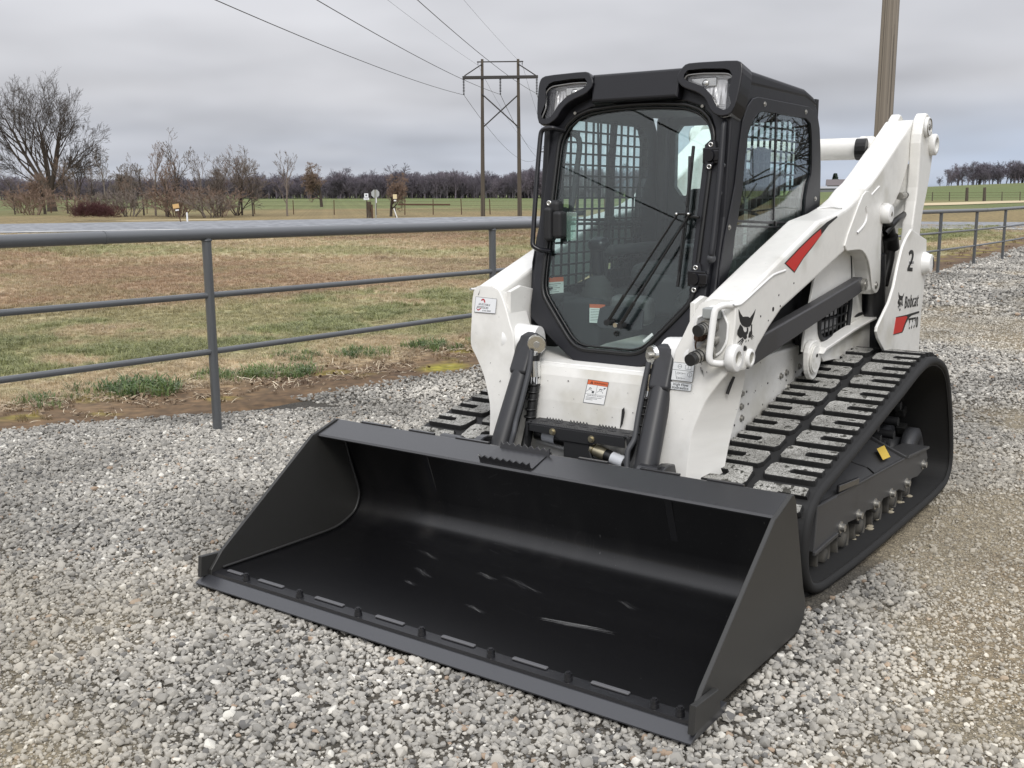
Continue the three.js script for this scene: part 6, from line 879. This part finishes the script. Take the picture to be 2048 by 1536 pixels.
// ---------------------------------------------------------------- lettering, logos and stickers
{
  const font = await new FontLoader().loadAsync('fonts/droid/droid_sans_bold.typeface.json');
  // text fitted to a quad (z, y) on the plane x, corners tl, tr, bl, br
  function sideText(str, [tl, tr, bl, br], x, m, name, parent) {
    const g = norm(new TextGeometry(str, { font, size: 1, depth: 0.001, curveSegments: 5, bevelEnabled: false })); g.computeBoundingBox(); const b = g.boundingBox, p = g.attributes.position;
    for (let i = 0; i < p.count; i++) { const u = (p.getX(i) - b.min.x) / (b.max.x - b.min.x), v = (p.getY(i) - b.min.y) / (b.max.y - b.min.y), d = p.getZ(i) > 0.0005 ? 0.0012 : 0.0006; const q = k => lerp(lerp(bl[k], br[k], u), lerp(tl[k], tr[k], u), v); p.setXYZ(i, x + d, q(1), q(0)); }
    g.computeVertexNormals(); return part(name, g, m, parent);
  }
  const sidePoly = (zy, x, d = 0.001) => plate(zy, x, x + d, 0);
  // the bobcat head, drawn on a 220 by 540 field
  const cat = [
    [[880, 375], [905, 432], [935, 472], [965, 468], [1000, 470], [1025, 487], [1052, 452], [1080, 412], [1101, 374], [1085, 440], [1066, 500], [1050, 545], [1042, 575], [1020, 598], [985, 606], [950, 596], [918, 568], [898, 530], [887, 470], [881, 420]],
    [[900, 566], [922, 592], [935, 610], [940, 640], [952, 664], [972, 668], [985, 650], [987, 612], [1003, 610], [1003, 655], [998, 685], [985, 700], [985, 740], [970, 760], [950, 755], [935, 728], [900, 738], [876, 712], [863, 690], [868, 640], [885, 600]],
    [[1043, 575], [1055, 570], [1052, 640], [1056, 690], [1040, 715], [1020, 745], [1006, 735], [1012, 690], [1022, 665], [1036, 655], [1040, 620]],
    [[930, 740], [936, 746], [890, 790], [862, 800], [895, 770]], [[935, 752], [941, 758], [900, 810], [876, 832], [912, 785]], [[940, 762], [946, 770], [915, 825], [893, 856], [920, 800]],
    [[1046, 700], [1060, 706], [1082, 740], [1062, 720]], [[1040, 712], [1048, 714], [1070, 762], [1050, 735]], [[1030, 722], [1036, 722], [1056, 775], [1038, 748]], [[972, 775], [980, 775], [974, 800], [970, 800]], [[1003, 768], [1010, 768], [1006, 790], [1002, 790]],
    [[950, 845], [962, 835], [966, 850], [980, 850], [986, 880], [980, 905], [955, 908], [942, 900], [943, 870]]];
  const catMap = (P0, P1, P2) => { const V2 = [P2[0] - P0[0] - 77 / 221 * (P1[0] - P0[0]), P2[1] - P0[1] - 77 / 221 * (P1[1] - P0[1])]; return ([cx, cy]) => { const u = (cx - 880) / 221, v = (cy - 371) / 538; return [P0[0] + u * (P1[0] - P0[0]) + v * V2[0], P0[1] + u * (P1[1] - P0[1]) + v * V2[1]]; }; };
  const cm1 = catMap([-1.207, 1.018], [-1.367, 1.003], [-1.276, 0.855]), cm2 = catMap([-2.871, 0.949], [-2.971, 0.937], [-2.911, 0.854]);
  const head = part('bobcat_head', cat.map(p => sidePoly(p.map(cm1), 0.6005)), M.decalBlack); head.userData.label = 'black bobcat head emblem on the near lift arm';
  part('bobcat_head', cat.map(p => sidePoly(p.map(cm2), 0.7206)), M.decalBlack).userData.label = 'small black bobcat head beside the brand lettering';
  sideText('Bobcat', [[-3.003, 0.920], [-3.262, 0.909], [-2.996, 0.856], [-3.250, 0.845]], 0.7203, M.decalBlack, 'brand_lettering');
  // model number, dark above fading to outlined white below
  sideText('T770', [[-3.085, 0.799], [-3.278, 0.789], [-3.092, 0.740], [-3.278, 0.733]], 0.7203, M.decalBlack, 'model_number');
  part('number_fill', [[0.10, 0.17], [0.35, 0.41], [0.60, 0.66]].map(([a, b]) => { const z = u => lerp(-3.087, -3.276, u); return sidePoly([[z(a), 0.752], [z(b), 0.7515], [z(b + 0.015), 0.770], [z(a + 0.02), 0.772]], 0.7210, 0.0006); }), M.decalWhite);
  part('red_flash', sidePoly([[-2.853, 0.826], [-3.041, 0.818], [-3.066, 0.808], [-3.035, 0.792], [-3.00, 0.766], [-2.979, 0.741], [-2.825, 0.747]], 0.7204), M.decalRed);
  part('black_line', [sidePoly([[-2.853, 0.829], [-3.041, 0.821], [-3.277, 0.817], [-3.289, 0.813], [-3.283, 0.806], [-3.136, 0.808], [-3.085, 0.799], [-3.035, 0.775], [-3.0, 0.745], [-2.982, 0.738], [-2.822, 0.744], [-2.826, 0.748], [-2.975, 0.742], [-3.0, 0.767], [-3.036, 0.793], [-3.062, 0.808], [-3.035, 0.816], [-2.853, 0.826]], 0.7209)], M.decalBlack);
  sideText('2', [[-3.010, 1.147], [-3.112, 1.140], [-3.004, 1.042], [-3.10, 1.034]], 0.7203, M.decalBlack, 'speed_number');
  part('speed_band', sidePoly([[-3.02, 1.092], [-3.112, 1.086], [-3.108, 1.066], [-3.014, 1.074]], 0.7210, 0.0005), M.decalWhite);
  sideText('SPEED', [[-3.022, 1.089], [-3.110, 1.084], [-3.020, 1.078], [-3.108, 1.071]], 0.7213, M.decalBlack, 'speed_lettering');
  const wedge = [[-1.646, 1.157], [-1.760, 1.112], [-1.86, 1.166], [-1.96, 1.206], [-2.04, 1.243], [-2.15, 1.291], [-2.262, 1.322], [-2.255, 1.327], [-2.13, 1.305], [-1.95, 1.256], [-1.80, 1.210]];
  const cz = -1.86, cy = 1.19; const wIn = [[-1.658, 1.1555], [-1.757, 1.117], [-1.86, 1.172], [-1.96, 1.212], [-2.06, 1.252], [-2.05, 1.276], [-1.95, 1.250], [-1.80, 1.204]];
  part('stripe_edge', sidePoly(wedge, 0.6004), M.decalBlack).userData.label = 'black edged red stripe on the near lift arm';
  part('red_stripe', sidePoly(wIn, 0.6016, 0.0006), M.decalRed);
  // stickers printed on canvas
  const sticker = (name, W, H, draw, corners, zoff, label) => { const t = canvasTex(W, H, draw), g = new THREE.BufferGeometry(), [tl, tr, bl, br] = corners; g.setAttribute('position', new THREE.Float32BufferAttribute([...bl, ...br, ...tl, ...tl, ...br, ...tr], 3)); g.setAttribute('uv', new THREE.Float32BufferAttribute([0, 0, 1, 0, 0, 1, 0, 1, 1, 0, 1, 1], 2)); g.computeVertexNormals(); g.translate(0, 0, zoff); const m = part(name, g, std({ map: t, roughness: 0.5 })); m.userData.label = label; };
  const T = y => -1.055 - 0.13 * y + 0.003;
  const c3 = (a) => a.map(([x, y]) => [x, y, T(y)]);
  sticker('warning_sticker', 256, 320, (c, W, H) => {
    c.fillStyle = '#e6e7e6'; c.fillRect(0, 0, W, H); c.fillStyle = '#d2693f'; c.fillRect(0, 0, W, 66); c.fillStyle = '#241a18'; c.beginPath(); c.moveTo(34, 54); c.lineTo(54, 14); c.lineTo(74, 54); c.fill(); c.font = 'bold 33px sans-serif'; c.textAlign = 'center'; c.fillText('WARNING', 162, 48); c.fillStyle = '#d2693f'; c.fillRect(51, 26, 6, 14); c.fillRect(51, 44, 6, 5);
    c.strokeStyle = '#23272e'; c.lineWidth = 5; c.strokeRect(3, 3, W - 6, H - 6); c.lineWidth = 3; for (const y of [66, 196]) { c.beginPath(); c.moveTo(0, y); c.lineTo(W, y); c.stroke(); } c.beginPath(); c.moveTo(128, 66); c.lineTo(128, 196); c.stroke();
    c.fillStyle = '#2b2f36'; for (const x of [50, 176]) { c.beginPath(); c.arc(x, 122, 15, 0, 7); c.fill(); c.fillStyle = '#e6e7e6'; c.beginPath(); c.arc(x, 128, 10, 0, 7); c.fill(); c.strokeStyle = '#2b2f36'; c.lineWidth = 4; c.beginPath(); c.arc(x, 176, 38, Math.PI * 1.08, Math.PI * 1.92); c.stroke(); c.fillStyle = '#2b2f36'; } c.fillRect(78, 150, 26, 30); c.beginPath(); c.moveTo(206, 90); c.lineTo(238, 82); c.lineTo(222, 110); c.fill(); c.fillRect(188, 112, 26, 6);
    c.font = 'bold 17px sans-serif'; c.fillText('AVOID INJURY OR DEATH', 128, 220); for (let i = 0; i < 3; i++) { c.fillRect(20, 236 + i * 17, 190 - i * 52, 5); }
  }, [[-0.020, 0.700, -1.185], [0.076, 0.697, -1.185], [-0.034, 0.606, -1.170], [0.064, 0.606, -1.170]].map(([x, y]) => [x, y, -1.172 - (y - 0.6) * 0.16 + 0.0025]), 0, 'white and orange warning sticker on the front panel');
  sticker('safety_sticker', 256, 208, (c, W, H) => {
    c.fillStyle = '#dcdfe0'; c.fillRect(0, 0, W, H); c.strokeStyle = '#20242a'; c.lineWidth = 4; c.strokeRect(2, 2, W - 4, H - 4); c.beginPath(); c.moveTo(0, 86); c.lineTo(W, 86); c.stroke(); c.lineWidth = 3; c.beginPath(); c.arc(84, 44, 22, 0, 7); c.moveTo(62, 44); c.lineTo(106, 44); c.stroke(); c.strokeRect(150, 24, 34, 44); c.strokeRect(184, 24, 34, 44); c.strokeRect(222 - 20, 104, 0, 0); c.beginPath(); c.arc(212, 126, 26, 0, 7); c.moveTo(212, 106); c.lineTo(212, 146); c.stroke(); for (const y of [112, 168]) { c.strokeRect(62, y, 22, 20); c.strokeRect(92, y + 3, 34, 12); c.beginPath(); c.moveTo(126, y + 9); c.lineTo(166, y + 9); c.stroke(); } c.beginPath(); c.moveTo(40, 100); c.lineTo(62, 180); c.stroke();
  }, c3([[0.370, 0.810], [0.458, 0.810], [0.365, 0.742], [0.454, 0.741]]), 0.0015, 'black and white safety sticker on the near tower');
  sticker('high_flow_sticker', 256, 84, (c, W, H) => { c.fillStyle = '#dcdfe0'; c.fillRect(0, 0, W, H); c.strokeStyle = '#20242a'; c.lineWidth = 3; c.strokeRect(2, 2, W - 4, H - 4); c.fillStyle = '#15181d'; c.textAlign = 'center'; c.font = 'bold 38px sans-serif'; c.fillText('High Flow', 128, 38); c.fillText('Hydraulics', 128, 73); }, c3([[0.363, 0.7365], [0.453, 0.7355], [0.361, 0.707], [0.451, 0.7075]]), 0.0015, 'sticker reading High Flow Hydraulics');
  sticker('joystick_sticker', 320, 190, (c, W, H) => {
    c.fillStyle = '#e4e6e8'; c.fillRect(0, 0, W, H); c.strokeStyle = '#2a2c34'; c.lineWidth = 4; c.strokeRect(2, 2, W - 4, H - 4); c.strokeStyle = '#a8242c'; c.lineWidth = 20; c.beginPath(); c.moveTo(92, 44); c.quadraticCurveTo(130, 2, 146, 66); c.stroke(); c.lineWidth = 14; c.beginPath(); c.moveTo(44, 150); c.quadraticCurveTo(60, 176, 92, 138); c.stroke();
    c.fillStyle = '#14161c'; c.save(); c.transform(1, 0.03, -0.18, 1, 30, 0); c.font = 'bold 34px sans-serif'; c.fillText('SELECTABLE', 40, 98, 176); c.font = 'bold 38px sans-serif'; c.fillText('JOYSTICKS', 24, 138, 176); c.font = 'bold 25px sans-serif'; c.fillText('& AC.HEAT', 122, 168, 150); c.restore();
  }, c3([[-0.577, 1.003], [-0.465, 0.999], [-0.580, 0.937], [-0.468, 0.937]]), 0.0015, 'sticker reading Selectable Joysticks on the far tower');
  // scratches on the towers
  const scr = std({ color: col(0.05), roughness: 0.8 });
  part('scratch', [[[-0.556, 1.035], [-0.566, 1.01], [-0.563, 1.01]], [[0.473, 0.822], [0.487, 0.808], [0.48, 0.820]], [[0.48, 0.80], [0.487, 0.775], [0.484, 0.80]], [[0.486, 0.79], [0.497, 0.765], [0.49, 0.79]], [[0.36, 0.41], [0.372, 0.39], [0.364, 0.41]], [[0.375, 0.375], [0.385, 0.37], [0.377, 0.377]], [[-0.475, 0.73], [-0.479, 0.727], [-0.477, 0.733]], [[0.505, 0.785], [0.509, 0.78], [0.508, 0.787]], [[-0.42, 0.665], [-0.424, 0.655], [-0.418, 0.658]]].map(t => front(t, -1.0515, -0.13, 0.0006, 0)), scr);
}
renderer.render(scene, camera);
